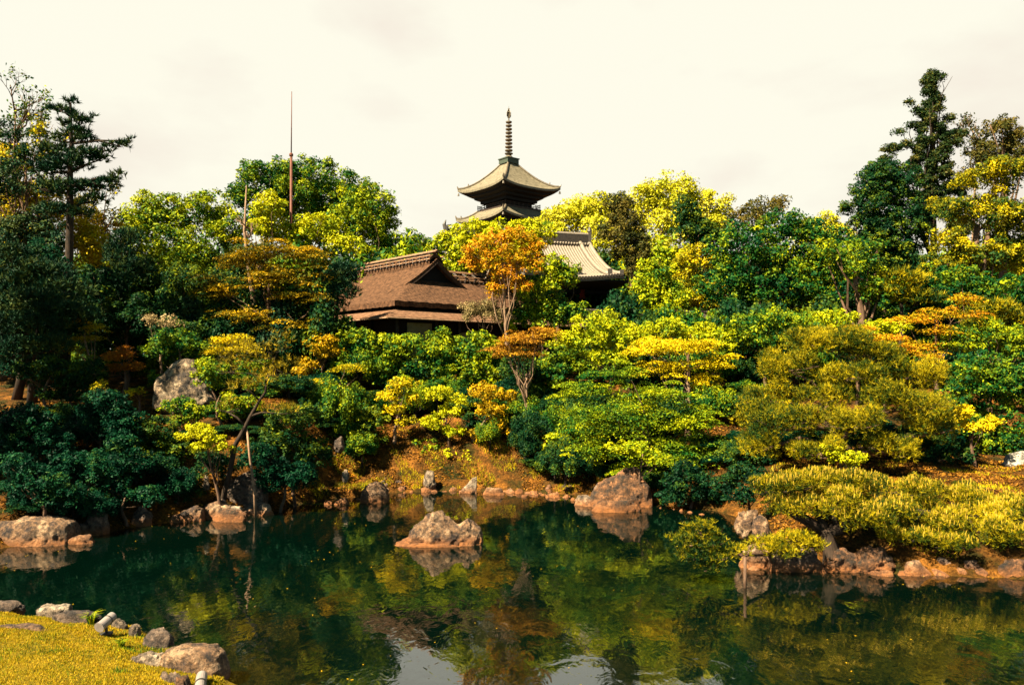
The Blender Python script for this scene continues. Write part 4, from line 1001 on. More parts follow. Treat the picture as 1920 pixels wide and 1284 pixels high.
rock2('rock', 'brown ledge stone left of the pole foot', [(366, 978), (374, 956), (392, 944), (412, 940), (428, 950), (436, 976)], 'pale', 23.9, .5, 48, .16, 2.5)
rock('rock', 'tall pale pointed stone behind the shore ledge', 374, 394, 888, 935, 'white', 24.6, 49, .9)
rock2('boulder', 'large dark boulder behind the thin leaning pole', [(392, 952), (402, 925), (425, 903), (450, 890), (474, 890), (488, 905), (492, 930), (494, 955)], 'grey', 24.8, .6, 50, .16, 3, 'boulder')
rock2('rock', 'bright flat stone left of the pole foot', [(396, 966), (402, 954), (425, 949), (448, 951), (456, 966)], 'white', 24.0, .4, 51, .12, 3)
rock('rock', 'bright flat stone at the pole foot', 446, 482, 948, 966, 'white', None, 52, .6)
rock('rock', 'rounded pale stone with a dark hollow right of the pole foot', 480, 512, 944, 966, 'white', None, 53, .8)
rock('rock', 'rough brown waterline rock below the bright flat stones', 395, 460, 955, 978, 'brown', None, 54, .4)
rock('rock', 'brown outcrop high on the bank above the shore ledge', 285, 338, 878, 912, 'pale', 25, 55, .7)
rock('rock', 'small brown outcrop between the bushes left of the tall pointed stone', 350, 368, 905, 916, 'pale', 24.8, 56)
rock2('rock', 'pale rounded stone with dark streak at the waterside left of centre', [(673, 938), (677, 921), (688, 910), (702, 904), (716, 908), (724, 920), (728, 938)], 'pale', 26.7, .7, 61, .12, 3)
rock('rock', 'small flat stone in the water below the dry orange bush', 625, 656, 933, 946, 'pale', None, 62, .7)
rock('rock', 'smallest flat stone in the water left of the dry orange bush', 607, 623, 938, 946, 'pale', None, 63, .7)
rock('rock', 'upright cream stone standing on a slab at the waterside', 792, 818, 882, 905, 'white', 29.2, 64, .8)
rock('rock', 'flat slab under the upright cream stone', 785, 826, 902, 917, 'pale', None, 65, .5)
rock2('rock', 'slanted grey-white slab leaning right at the waterside', [(860, 924), (866, 917), (878, 906), (886, 896), (897, 892), (905, 896), (903, 910), (894, 925)], 'white', None, .4, 66, .1)
rock('rock', 'low wide pale stone right of the slanted slab', 905, 948, 914, 928, 'pale', None, 67, .6)
rock('rock', 'pale flat stone left of the upright cream stone', 755, 775, 903, 918, 'white', None, 68, .7)
rock('rock', 'brown stone right of the upright cream stone', 822, 836, 899, 916, 'brown', None, 69, .7)
rock('rock', 'small pinkish stone half hidden in leaves high on the orange slope', 625, 645, 818, 836, 'grey', 29, 70)
rock('rock', 'pale rounded stone half buried under the left bushes of the slope', 640, 655, 880, 892, 'white', 27.8, 71)
rock('boulder', 'white boulder cut by the right edge of the view', 1878, 1960, 845, 893, 'bright', 25, 72, .8)
rock('rock', 'pale holed stone under the left tip of the spreading pine', 1380, 1425, 955, 992, 'pale', 19.4, 73, .7, rough=.15)
rock('rock', 'tan stone right of the holed stone', 1412, 1450, 965, 995, 'pale', 19.2, 74, .7)
rock2('boulder', 'pale lit boulder at the foot of the small mounded pine', [(1390, 1066), (1398, 1035), (1415, 1022), (1436, 1024), (1450, 1040), (1458, 1066)], 'pale', 18, .6, 75, .2, 2.5, 'boulder')
rock2('boulder', 'large dark hollow boulder below the small mounded pine', [(1446, 1072), (1452, 1045), (1475, 1030), (1505, 1026), (1532, 1034), (1548, 1072)], 'grey', None, .5, 76, .22, 2.5, 'boulder')
rock2('boulder', 'brown mottled boulder below the trunk of the spreading pine', [(1545, 1072), (1555, 1045), (1572, 1030), (1592, 1034), (1608, 1042), (1620, 1072)], 'brown', None, .5, 77, .22, 2.5, 'boulder')
rock2('boulder', 'dark boulder with lit tan ribs right of the pine trunk', [(1606, 1074), (1618, 1040), (1638, 1024), (1660, 1030), (1676, 1045), (1688, 1074)], 'brown', None, .5, 78, .25, 2.5, 'boulder')
rock('rock', 'square tan stone at the waterline of the right shore', 1698, 1752, 1052, 1078, 'pale', None, 79, .6, sharp=7)
rock('rock', 'rounded grey stone right of the square tan stone', 1755, 1800, 1044, 1074, 'grey', None, 80, .7)
rock('rock', 'long dark stone right of the rounded grey stone', 1798, 1860, 1052, 1076, 'grey', None, 81, .5)
rock('rock', 'reddish brown upright stone above the square tan stone', 1705, 1718, 1028, 1052, 'brown', 18.2, 82)
rock('rock', 'dark stone at the right edge of the shore', 1870, 1935, 1048, 1082, 'brown', None, 83, .6)
# near bank
rock('rock', 'flat stone at the left edge of the lawn by the water', -30, 40, 1128, 1146, 'grey', 14.0, 91, .5)
rock('rock', 'pale lumpy stone at the far edge of the lawn', 64, 128, 1134, 1154, 'white', 13.7, 92, .6)
rock('rock', 'long reddish flat stone left of the garden spotlight', 92, 190, 1146, 1162, 'grey', 13.3, 93, .35)
rock('rock', 'flat grey stone sunk in the middle of the lawn edge', -20, 100, 1172, 1190, 'pale', 12.2, 94, .3)
rock('rock', 'pointed white stone right of the garden spotlight', 200, 238, 1160, 1186, 'white', 12.9, 95, .6)
rock('rock', 'small white stone beside the pointed white stone', 238, 262, 1170, 1188, 'white', 12.6, 96, .8)
rock('rock', 'brown banded stone at the lawn corner', 262, 322, 1180, 1222, 'grey', 12.1, 97, .7)
rock2('boulder', 'large flat topped block at the lawn corner by the water', [(292, 1270), (298, 1228), (320, 1221), (352, 1219), (392, 1221), (408, 1232), (416, 1262), (418, 1275)], 'pale', 11.2, .6, 98, .10, 5, 'boulder')
rock2('rock', 'pale crusty slab left of the large flat topped block', [(232, 1262), (240, 1240), (262, 1228), (290, 1232), (308, 1245), (318, 1272)], 'white', 11.2, .6, 99, .2, 3)
rock('rock', 'dark rough stone in front of the pale crusty slab', 290, 345, 1258, 1310, 'grey', 10.6, 100, .7, rough=.15)
rock('rock', 'reddish stone at the bottom edge beside the second spotlight', 322, 362, 1268, 1320, 'brown', 10.5, 101, .7)

# small shoreline pebbles and rubble: individual stones sharing a few meshes
protos = []
for i in range(5):
    r_ = rock('pebble', 'small rounded stone in the line of stones along the shore', 955, 965, 900, 906, ('pale', 'white', 'grey', 'pale', 'brown')[i], 25, 200 + i, .9, 'stone', SH, sub=2)
    protos.append(r_)
spots = []
random.seed(77)
def along(px0, py0, px1, py1, n, s0=.5, s1=1.3, jy=3):
    for i in range(n):
        t = (i + random.uniform(.1, .9)) / n; px = px0 + (px1 - px0) * t; py = py0 + (py1 - py0) * t + random.uniform(-jy, 1)
        d = CZ * FPX / (py - HOR); spots.append((at(px, py, d), random.uniform(s0, s1)))
along(728, 925, 860, 918, 18, .3, 1.6, 6); along(930, 926, 1080, 938, 22, .25, 1.5, 6); along(1225, 950, 1330, 966, 5, .3, .8)
along(180, 990, 290, 984, 7, .6, 1.4); along(1640, 1078, 1900, 1076, 14, .6, 1.5); along(1400, 1066, 1560, 1074, 8, .7, 1.4); along(660, 938, 740, 930, 4, .6, 1.1)
for i in range(46):
    px = random.uniform(715, 1075); py = random.uniform(845, 918) if px < 880 else random.uniform(895, 925)
    d = 29.6 - (py - 845) * .012
    p_ = at(px, py, d); z = gz(p_.x, p_.y); p_.z = z + .03; spots.append((p_, random.uniform(.3, .9)))
for i, (p_, s) in enumerate(spots):
    src = protos[i % 5]
    o = src if i < 5 else src.copy()
    if i >= 5: sc.collection.objects.link(o)
    o.location = p_; o.location.z -= .02
    o.rotation_euler = (random.uniform(-.2, .2), random.uniform(-.2, .2), random.uniform(0, 6.28)); k = s * 1.35
    o.scale = (k * random.uniform(.9, 1.7), k, k * random.uniform(.55, 1.1))

# ------------------------------------------------------------------ brown thatched house
C0 = at(740, 563, 44.0); U = Vector((-.66, .75, 0)).normalized(); V_ = Vector((-U.y, U.x, 0)) * -1
HE = C0.z
def hs(u, v, z): return C0 + U * u + V_ * v + Vector((0, 0, z - HE))
house = empty('thatched_house', (C0.x, C0.y, gz(C0.x, C0.y)), 'brown bark thatched house with a dark gable and bamboo roof ridge', 'house')
hoff = Vector(house.location)
H = lambda p_: Vector(p_) - hoff
W = 9.8; Lh = 20.0
def prof(t):   # concave thatch profile, height over the eave
    t = max(0, min(t, W / 2)); return .34 * t + .054 * t * t - .0012 * t * 0 + .0
def cornerlift(u, v): return 0
def roofpatch(us, vs, fn, th, name, mat, parent):
    P_ = [[H(hs(u, v, HE + fn(u, v))) for v in vs] for u in us]
    return MB().slab(P_, th).build(name, mat, parent, False)
lin = lambda a, b, n: [a + (b - a) * i / (n - 1) for i in range(n)]
f_skirt = lambda u, v: prof(min(u, v, W - v)) + .02 * math.sin(u * 9 + v * 7)
f_main = lambda u, v: prof(min(v, W - v)) + .02 * math.sin(u * 7 + v * 9)
rf = roofpatch(lin(0, 3.3, 14), lin(0, W, 60), f_skirt, .30, 'roof', M_thatch, house)
# upper body of the roof behind the gable
mb = MB()
mb.slab([[H(hs(u, v, HE + f_main(u, v))) for v in lin(0, W, 50)] for u in lin(3.3, Lh, 40)], .30)
gw0, gw1 = 2.55, W - 2.55
for side in (0, 1):   # verge of thatch standing over the gable
    vs = lin(gw0, W / 2, 14) if side == 0 else lin(W / 2, gw1, 14)
    mb.slab([[H(hs(u, v, HE + prof(min(v, W - v)) + .06)) for v in vs] for u in lin(2.75, 3.5, 3)], .22)
main = mb.build('roof', M_thatch, house)
main['label'] = 'long main roof slope of bark thatch'
# gable wall and barge boards
g = MB(); vs = lin(gw0 + .05, gw1 - .05, 20); zb = prof(gw0) - .35
P_ = [[H(hs(3.22, v, HE + zb)) for v in vs], [H(hs(3.22, v, HE + prof(min(v, W - v)) - .05)) for v in vs]]
g.quad_grid(P_); g.build('gable', M_wood, house)
bb = MB()
for side in (0, 1):
    vv = [gw0 - .1, 3.4, 4.2, W / 2] if side == 0 else [gw1 + .1, W - 3.4, W - 4.2, W / 2]
    bb.tube([H(hs(2.8, v, HE + prof(min(v, W - v)) - .20)) for v in vv], .07, 5)
bb.tube([H(hs(3.0, v, HE + prof(3.0) + .05)) for v in (gw0 + .6, gw1 - .6)], .05, 5)
bb.build('bargeboard', M_lattice, house)
# ridge with bamboo rails and crossed dark ties
zr = prof(W / 2)
def ridge(a, b, name_par, along_u=True, fix=W / 2, z0=zr, n=16):
    pt = (lambda s, o_, z: H(hs(s, fix + o_, HE + z))) if along_u else (lambda s, o_, z: H(hs(fix + o_, s, HE + z)))
    cap = MB(); sec = [(-.50, -.22), (-.44, .10), (-.22, .30), (0, .36), (.22, .30), (.44, .10), (.50, -.22)]
    cap.slab([[pt(s, q[0], z0 + q[1]) for q in sec] for s in lin(a, b, 12)], .18)
    r_ = cap.build('ridge_cap', M_thatch, house)
    rails = MB()
    for o_, z in ((-.55, .0), (-.50, .22), (0, .58), (-.12, .50), (.12, .50), (.50, .22), (.55, 0)):
        rails.tube([pt(a - .15, o_, z0 + z), pt((a + b) / 2, o_, z0 + z), pt(b + .15, o_, z0 + z)], .045, 5)
    rails.build('bamboo_rail', M_bamboo, r_)
    ties = MB(); m_ = max(4, int((b - a) / .72))
    for i in range(m_):
        s = a + (b - a) * (i + .5) / m_
        for sg in (-1, 1):
            for dx in (-.2, .2):
                ties.tube([pt(s + dx * 1.2, sg * .60, z0 - .16), pt(s, sg * .46, z0 + .26), pt(s - dx * .3, sg * .1, z0 + .47)], .06, 5)
    ties.build('ridge_tie', M_lattice, r_)
ridge(2.9, 17.2, house)
# right wing with its own ridge running along v
Wz = 8.8
profw = lambda t: prof(t) if t < 2.4 else prof(2.4) + (t - 2.4) * .47
mb = MB(); mb.slab([[H(hs(u, v, HE + profw(min(u, Wz - u)) - .025)) for u in lin(0, Wz, 30)] for v in lin(6.0, 17, 24)], .30)
mb.build('wing_roof', M_thatch, house)
ridge(6.9, 15.5, house, False, Wz / 2, profw(Wz / 2) - .1)
# lower pent roof round the two visible sides
mb = MB()
zt, zl = -.42, -.98
def pent(u, v, q): return H(hs(u, v, HE + q))
for rows in ([[pent(lerp_u, -1.25 + t * 1.75, zl + (zt - zl) * t + .05 * math.sin(t * 3)) for lerp_u in ([-1.25 + t * 1.75] + lin(1.2, 20, 24))] for t in lin(0, 1, 5)],
             [[pent(-1.25 + t * 1.75, lerp_v, zl + (zt - zl) * t + .05 * math.sin(t * 3)) for lerp_v in ([-1.25 + t * 1.75] + lin(1.2, 16, 24))] for t in lin(0, 1, 5)]):
    mb.slab(rows, .10)
pr = mb.build('pent_roof', M_thatch2, house); pr['label'] = 'paler lower pent roof below the main eave'
ev = MB()
ev.tube([pent(-1.28, -1.28, zl - .08), pent(19.9, -1.28, zl - .08)], .05, 5).tube([pent(-1.28, -1.28, zl - .08), pent(-1.28, 16, zl - .08)], .05, 5)
ev.build('eave_pole', M_post, house)
wl = MB(); zb_ = gz(C0.x, C0.y) - .3
def wallbox(u0, u1, v0, v1, z0, z1, mbx):
    P4 = [(u0, v0), (u1, v0), (u1, v1), (u0, v1)]; n = len(mbx.v)
    for z in (z0, z1):
        for u, v in P4: q = H(hs(u, v, z)); mbx.v.append(tuple(q))
    for k in range(4): mbx.f.append((n + k, n + (k + 1) % 4, n + 4 + (k + 1) % 4, n + 4 + k))
    mbx.f.append((n + 3, n + 2, n + 1, n)); mbx.f.append((n + 4, n + 5, n + 6, n + 7))
wallbox(.6, 19.5, .6, W - .6, zb_, HE - .28, wl); wallbox(.6, Wz - .6, W - .5, 16, zb_, HE - .28, wl)
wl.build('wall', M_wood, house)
pn = MB(); wallbox(.55, .585, 1.2, 2.9, HE - 3.2, HE - 1.15, pn); pw = pn.build('wall_panel', M_plaster, house)
pn = MB(); wallbox(.55, .585, 5.0, 6.8, HE - 3.2, HE - 1.6, pn); pn.build('wall_panel', M_plaster, house)
for u, v in ((.5, .5), (.5, 3.2), (.5, 4.9), (.5, 7.2), (3.4, .5), (6.3, .5), (9.2, .5)):
    ps = MB(); ps.box(H(hs(u, v, (zb_ + HE - .4) / 2)), (.08, .08, (HE - .4 - zb_) / 2)); ps.build('post', M_lattice, house)

nearer(house, .86)

# ------------------------------------------------------------------ tiled gate with a red pillar
ga = math.radians(18); GR = Vector((math.cos(ga), math.sin(ga), 0)); GD = Vector((math.sin(ga), -math.cos(ga), 0))
E = at(1098, 458, 65.5)
gb = E + GD * 3.2 - GR * 5; gate = empty('temple_gate', (gb.x, gb.y, gz(gb.x, gb.y)), 'gate hall with pale ribbed tile roof and a red pillar below the pagoda', 'gate')
go_ = Vector(gate.location); G = lambda r, s, z: E + GR * r + GD * s + Vector((0, 0, z)) - go_
LR = 7.0; SD = 6.2; HD = 3.55
gp_ = lambda t: -HD * (1 - max(0, 1 - t) ** 1.65)      # concave
gl_ = lambda r, t: .35 * max(0, 1 - abs(r) / 4.0) ** 2 * t + .35 * max(0, 1 - abs(r + LR) / 4.0) ** 2 * t
def gpt(r, t, dz=0, sg=1): return G(r + (.9 * t if False else 0), sg * SD * t, gp_(t) + gl_(r, t) + dz)
mb = MB()
for sg in (1, -1):
    mb.slab([[gpt(r, t, 0, sg) for r in lin(.5, -LR - .5, 20)] for t in lin(0, 1, 12)], .22)
groof = mb.build('roof', M_tile, gate)
ribs = MB()
nr = 34
for i in range(nr):
    r = .35 - (LR + .7) * i / (nr - 1)
    ribs.tube([gpt(r, t, .05) for t in lin(.03, 1.01, 9)], .095, 6)
ribs.build('tile_rib', M_tile, groof, True)
rd_ = MB()
rd_.box(G(-LR / 2, 0, .28), (LR / 2 + .2, .22, .42), Vector((1, 0, 0)).rotation_difference(GR).to_matrix())
rd_.build('ridge', M_tiled, gate)
rd2 = MB(); rd2.tube([G(.3, 0, .78), G(-LR - .3, 0, .78)], .15, 8)
for i in range(30):
    rr_ = .1 - LR * i / 29; rd2.tube([G(rr_, .26, -.02), G(rr_, .50, -.10)], .10, 6)
rd2.build('ridge_tile', M_tile, gate)
hp = MB()
for r in (-.55, .25, -LR - .25, -LR + .55):
    t1 = .93 if r in (-.55, -LR + .55) else 1
    MB().tube([gpt(r, t, .20) for t in lin(.02, t1, 10)], .17, 8).build('descending_ridge', M_tile, gate, True)
on = MB()
for r in (.35, -LR - .35):
    q = G(r, 0, .5); on.box(q, (.12, .32, .48)); on.lathe([(.05, .4), (.22, .55), (.12, .8), (0, 1.0)], q, 8)
q = gpt(-.55, .95, .3); on.box(q, (.16, .16, .26)); q = gpt(.25, 1.0, .25); on.box(q, (.14, .14, .2))
on.build('ridge_end_tile', M_tiled, gate)
ed = MB()
for i in range(nr):
    r = .35 - (LR + .7) * i / (nr - 1); q = gpt(r, 1.0, .02); ed.tube([q, q + GD * .12], .12, 8)
ed.build('eave_tile', M_tiled, gate)
un = MB()
un.slab([[G(r, sg_ * s_, -HD + .32 - .28 + z) for r in lin(.9, -LR - .9, 3)] for s_, z, sg_ in ((SD - .1, -.05, 1), (3.3, -.35, 1), (-3.3, -.35, 1))], .14)
for s_ in (3.0, -3.0):
    un.tube([G(.6, s_, -HD - .65), G(-LR - .6, s_, -HD - .65)], .22, 6)
un.build('eave_beam', M_wood, gate)
for r in (-1.6, -5.6):
    for s_ in (3.0, -3.0):
        pc = MB(); q = G(r, s_, 0); z0 = -.2; pc.tube([(q.x, q.y, z0), (q.x, q.y, q.z - HD - .5)], .27, 12); pc.build('pillar', M_red, gate, True)
gw = MB(); gw.box(G(-LR / 2 - .5, 0, -HD - 1.6), (LR / 2 - 1.5, .1, 1.2), Vector((1, 0, 0)).rotation_difference(GR).to_matrix()); gw.build('wall', M_wood, gate)

nearer(gate, .76)

# low garden wall with a tiled cap right of the gate
g0, g1 = at(1095, 602, 56), at(1330, 604, 58)
gw_ = empty('garden_wall', (g0.x, g0.y, gz(g0.x, g0.y)), 'low dark garden wall with grey tiled cap right of the red pillar', 'wall'); wo = Vector(gw_.location)
dv = (g1 - g0); dv.z = 0; Ln = dv.length; dv.normalize(); sdv = Vector((dv.y, -dv.x, 0)); Rm = Vector((1, 0, 0)).rotation_difference(dv).to_matrix()
MB().box(g0 + dv * Ln / 2 - wo + Vector((0, 0, -1.0)), (Ln / 2, .18, 1.2), Rm).build('wall_body', M_wood, gw_)
cp = MB()
for sg in (1, -1): cp.slab([[g0 + dv * s + sdv * sg * o_ - wo + Vector((0, 0, z)) for s in (0, Ln)] for o_, z in ((0, .62), (.6, .24))], .08)
for i in range(32):
    s = Ln * (i + .5) / 32; cp.tube([g0 + dv * s - wo + Vector((0, 0, .66)), g0 + dv * s + sdv * .62 - wo + Vector((0, 0, .27))], .06, 5)
cp.tube([g0 - wo + Vector((0, 0, .75)), g0 + dv * Ln - wo + Vector((0, 0, .75))], .12, 8)
cp.build('tile_cap', M_tiled, gw_)
nearer(gw_, .80)

# distant hall: its roof end shows left of the pagoda
hb = at(845, 445, 92); hall = empty('temple_hall', (hb.x + 4, hb.y, gz(hb.x, hb.y)), 'far tiled hall whose dark ridge ornament shows left of the pagoda', 'hall'); ho = Vector(hall.location)
K = lambda x, y, z: hb + Vector((x, y, z)) - ho
mb = MB()
for sg in (1, -1): mb.slab([[K(x, -sg * 5.5 * t, -.2 - 3.2 * (1 - (1 - t) ** 1.5)) for x in lin(-.4, 12, 8)] for t in lin(0, 1, 8)], .25)
mb.build('roof', M_tile, hall)
MB().box(K(5.8, 0, .25), (5.9, .25, .5)).tube([K(-.4, 0, .85), K(11.9, 0, .85)], .2, 8).build('ridge', M_tiled, hall)
mb = MB().box(K(-.5, 0, .5), (.16, .45, .75)); mb.tube([K(-.55, 0, .9), K(-.75, 0, 1.5), K(-.55, 0, 2.0)], [.3, .22, .05], 6); mb.tube([K(-.55, 0, 1.0), K(-.3, 0, 1.35), K(.1, 0, 1.45)], [.25, .16, .05], 6)
mb.build('ridge_end_tile', M_tiled, hall)
MB().box(K(5.8, 0, (-3.0 + (ho.z - hb.z)) / 2), (5.2, 3.8, (-3.0 - (ho.z - hb.z)) / 2)).build('wall', M_wood, hall)

# ------------------------------------------------------------------ pagoda
PD = 115.0; pc = at(954, 305, PD); pgz = gz(pc.x, PD)
pag = empty('pagoda', (pc.x, PD, pgz), 'tall temple pagoda with curved tiled roofs and a ringed metal spire', 'pagoda', rz=math.radians(45 - 5.5))
zcam = CZ - pgz
Z = lambda py, d=PD: zcam + (HOR - py) / FPX * d       # height over the pagoda's foot
def proof(z_top, z_eave, w0, W_, lift, name='roof'):
    mb = MB(); tk = .30
    n = 17; m_ = 9
    for q in range(4):
        ca, sa = math.cos(q * PI / 2), math.sin(q * PI / 2); rows = []; brow = []
        for i in range(m_):
            t = i / (m_ - 1); hw = w0 + (W_ - w0) * t; r_ = []
            for j in range(n):
                s = -1 + 2 * j / (n - 1)
                z = z_eave + (z_top - z_eave) * (1 - t) ** 1.45 + lift * abs(s) ** 3 * t ** 2
                x, y = hw * s, -hw
                r_.append((ca * x - sa * y, sa * x + ca * y, z))
            rows.append(r_)
        mb.quad_grid(rows)
        eb = [(a_[0], a_[1], a_[2] - tk) for a_ in rows[-1]]
        mb.quad_grid([rows[-1], eb])
    return mb, tk
def punder(mb, z_eave, W_, wb, lift, tk, drop):
    for q in range(4):
        ca, sa = math.cos(q * PI / 2), math.sin(q * PI / 2); rows = []
        for t, dz in ((0, -tk), (.30, -tk - .18), (.301, -tk - .42), (.58, -tk - .55), (.581, -tk - .85), (.80, -tk - .95), (.801, -tk - drop), (1, -tk - drop - .05)):
            hw = W_ - .02 + (wb - W_) * t; r_ = []
            for j in range(17):
                s = -1 + j / 8
                x, y = hw * s, -hw
                r_.append((ca * x - sa * y, sa * x + ca * y, z_eave + dz + lift * abs(s) ** 3 * (1 - t) ** 1.2))
            rows.append(r_)
        mb.quad_grid(rows)
tops = [(Z(308), Z(354, 112) + .05, .75, 5.25)]
stepz = 4.25
for k in range(5):
    ze = tops[0][1] - stepz * k; WW = 5.25 + .18 * k; wb = 2.35 + .10 * k
    zt_ = tops[0][0] if k == 0 else ze + 1.55
    w0 = .75 if k == 0 else wb + .75
    mb, tk = proof(zt_, ze, w0, WW, .62)
    if k > 3: continue
    rfk = mb.build('roof', M_ptile, pag)
    for q in range(4):
        hr = MB(); an = q * PI / 2 - PI * .75; r2 = math.sqrt(2)
        pts = []
        for t in lin(0, 1, 9):
            hw = w0 + (WW - w0) * t; z = ze + (zt_ - ze) * (1 - t) ** 1.45 + .62 * t ** 2 + .10
            pts.append((hw * r2 * math.cos(an), hw * r2 * math.sin(an), z))
        hr.tube(pts, .15, 6); e = pts[-1]
        hr.tube([(e[0] * .99, e[1] * .99, e[2]), (e[0] * 1.012, e[1] * 1.012, e[2] + .38)], [.14, .05], 5)
        e = pts[-3]; hr.tube([(e[0], e[1], e[2]), (e[0] * 1.01, e[1] * 1.01, e[2] + .42)], [.14, .06], 5)
        hr.build('corner_ridge', M_bronze, rfk)
    um = MB(); punder(um, ze, WW, wb, .62, tk, 1.35)
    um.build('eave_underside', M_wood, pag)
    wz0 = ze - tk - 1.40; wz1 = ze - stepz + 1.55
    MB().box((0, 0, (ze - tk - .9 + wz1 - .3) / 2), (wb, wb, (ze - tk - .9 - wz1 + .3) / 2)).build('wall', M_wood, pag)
    bl = MB(); bz_ = wz1 + .02
    for q in range(4):
        ca, sa = math.cos(q * PI / 2), math.sin(q * PI / 2)
        R_ = lambda x, y, z: (ca * x - sa * y, sa * x + ca * y, z)
        bw = wb + .82
        bl.box(R_(0, -bw + .35, bz_ + .1), (bw if q % 2 == 0 else .45, .45 if q % 2 == 0 else bw - .9, .12 + .003 * q))
        for z in (.45, .72): bl.tube([R_(-bw - .1, -bw, bz_ + z), R_(bw + .1, -bw, bz_ + z)], .05, 4)
        for i in range(9): x = -bw + 2 * bw * i / 8; bl.tube([R_(x, -bw, bz_), R_(x, -bw, bz_ + (.92 if i in (0, 8) else .72))], .055, 4)
    bl.build('balcony', M_lattice, pag)
    bell = MB()
    for q in range(4):
        an = q * PI / 2 + PI / 4; r2 = WW * 1.414 - .1
        bell.lathe([(.0, -.25), (.10, -.3), (.16, -.62), (.0, -.6)], (r2 * math.cos(an), r2 * math.sin(an), ze + .35), 8)
    bell.build('wind_bell', M_bronze, pag)
MB().box((0, 0, (tops[0][1] - stepz * 4 + 1.3) / 2), (2.6, 2.6, (tops[0][1] - stepz * 4 + 1.3) / 2)).build('wall', M_wood, pag)
zt = Z(308)
spb = MB(); spb.box((0, 0, zt + .30), (1.02, 1.02, .32)).box((0, 0, zt + .68), (1.12, 1.12, .07))
spb.build('spire_base', simple_mat('verdigris', (.02, .032, .022), (.05, .06, .04), 5, .6), pag)
spm = MB(); zs0 = zt + .75; zs1 = Z(198)
hS = zs1 - zs0
spm.lathe([(0, 0), (.62, 0), (.60, .22), (.42, .42), (.30, .55), (.55, .66), (.62, .78), (.2, .8), (.10, .85), (.09, hS * .74), (.05, hS - .5), (0, hS)], (0, 0, zs0), 12)
for i in range(9):
    z = zs0 + .95 + (hS * .74 - 1.1) * (i + .3) / 9; r_ = .56 - .014 * i
    spm.lathe([(.08, z), (r_ * .9, z - .02), (r_, z + .06), (r_, z + .17), (r_ * .85, z + .2), (.08, z + .13)], (0, 0, 0), 14)
spire = spm.build('spire', M_bronze, pag)
fl = MB()
for q in range(4):
    ca, sa = math.cos(q * PI / 2), math.sin(q * PI / 2); z = zs0 + hS * .76
    fl.slab([[(ca * r_, sa * r_, z + zz + .05) for r_ in (.05, rr)] for zz, rr in ((0, .18), (.3, .40), (.7, .38), (1.1, .24), (1.35, .08))], .03)
    fl.tube([(ca * .05, sa * .05, z), (ca * .38, sa * .38, z + .35), (ca * .36, sa * .36, z + .8), (ca * .1, sa * .1, z + 1.3)], .04, 4)
fl.lathe([(0, -.16), (.17, 0), (0, .2)], (0, 0, zs1 - .55), 10); fl.lathe([(0, -.2), (.2, 0), (0, .2)], (0, 0, zs1 - 1.0), 10)
fl.build('flame_finial', M_bronze, spire)

# ------------------------------------------------------------------ mast, props, spotlights
mx_, my_, mz_ = gp(546, 66)
mast = empty('mast', (mx_, my_, mz_), 'tall thin rust red mast rising above the trees at the left', 'mast')
t1 = at(546, 290, dm(66)); t2 = at(547, 172, dm(66))
MB().tube([(0, 0, -.5), (t1.x - mx_, 0, t1.z - mz_)], [.11, .08], 8).build('lower_tube', M_rust, mast, True)
MB().tube([(t1.x - mx_, 0, t1.z - mz_ - .4), (t2.x - mx_, 0, t2.z - mz_)], [.045, .022], 6).build('rod', M_rust, mast, True)
MB().lathe([(.11, 0), (.13, .02), (.13, .12), (.06, .2), (.045, .2)], (t1.x - mx_, 0, t1.z - mz_ - .1), 10).build('collar', M_rust, mast)

pa, pb = at(463, 805, 24.0), at(480, 968, 24.2); pb.z = max(pb.z, -.1)
prop_ = tag(MB().tube([pb - Vector((0, 0, .2)), pb.lerp(pa, .3) + Vector((.03, 0, 0)), pb.lerp(pa, .7), pa], [.045, .042, .036, .028], 8).build('prop_pole', M_post, None, True),
    'thin pale pole leaning from the waterside stones up to the leaning pine', 'pole')
pb = at(1397, 1100, 16.4); pb.z = -.3
tag(MB().tube([pb, (pb.x, pb.y, .62)], .032, 8).build('prop_post', M_bark, None, True), 'short upright post in the water holding up the small reaching pine', 'post')
tag(MB().tube([at(1393, 1018, 16.15), at(1403, 1026, 16.5), at(1415, 1020, 16.9)], [.05, .05, .04], 8).build('prop_rail', M_barkp, None, True), 'short pale cross rail tied on the post under the small reaching pine', 'rail') if False else None

def spotlight(p0, p1, ground_z, label, r=.072):
    p0, p1 = Vector(p0), Vector(p1); ax = (p1 - p0).normalized(); mid = p0.lerp(p1, .45)
    o = empty('garden_spotlight', (mid.x, mid.y, ground_z), label, 'garden light', 'spotlights on the lawn edge'); of = Vector(o.location)
    Q = lambda v: Vector(v) - of
    hs_ = MB(); Ln = (p1 - p0).length
    hs_.tube([Q(p0), Q(p0 + ax * .02), Q(p0 + ax * Ln * .5), Q(p0 + ax * Ln * .93), Q(p1)], [r * .92, r, r, r, r * .72], 18)
    hs_.build('housing', M_lamp, o, False)
    MB().tube([Q(p0.lerp(p1, .56)), Q(p0.lerp(p1, .61))], r * 1.09, 18).build('band', M_black, o)
    MB().tube([Q(p0.lerp(p1, .02)), Q(p0 - ax * .03)], [r * 1.05, r * 1.12], 18).build('hood', M_lamp, o)
    MB().tube([(0, 0, -.05), (0, 0, mid.z - of.z - r * .6)], .022, 8).lathe([(0, 0.02), (.09, .02), (.10, .05), (.02, .07)], (0, 0, -.01), 12).build('stand', M_black, o)
    return o
q = at(205, 1176, 12.4)
spotlight(at(188, 1174, 12.3), at(213, 1153, 12.6), gz(q.x, q.y), 'grey cylindrical garden spotlight tilted towards the pond at the far edge of the lawn')
q = at(372, 1300, 10.4)
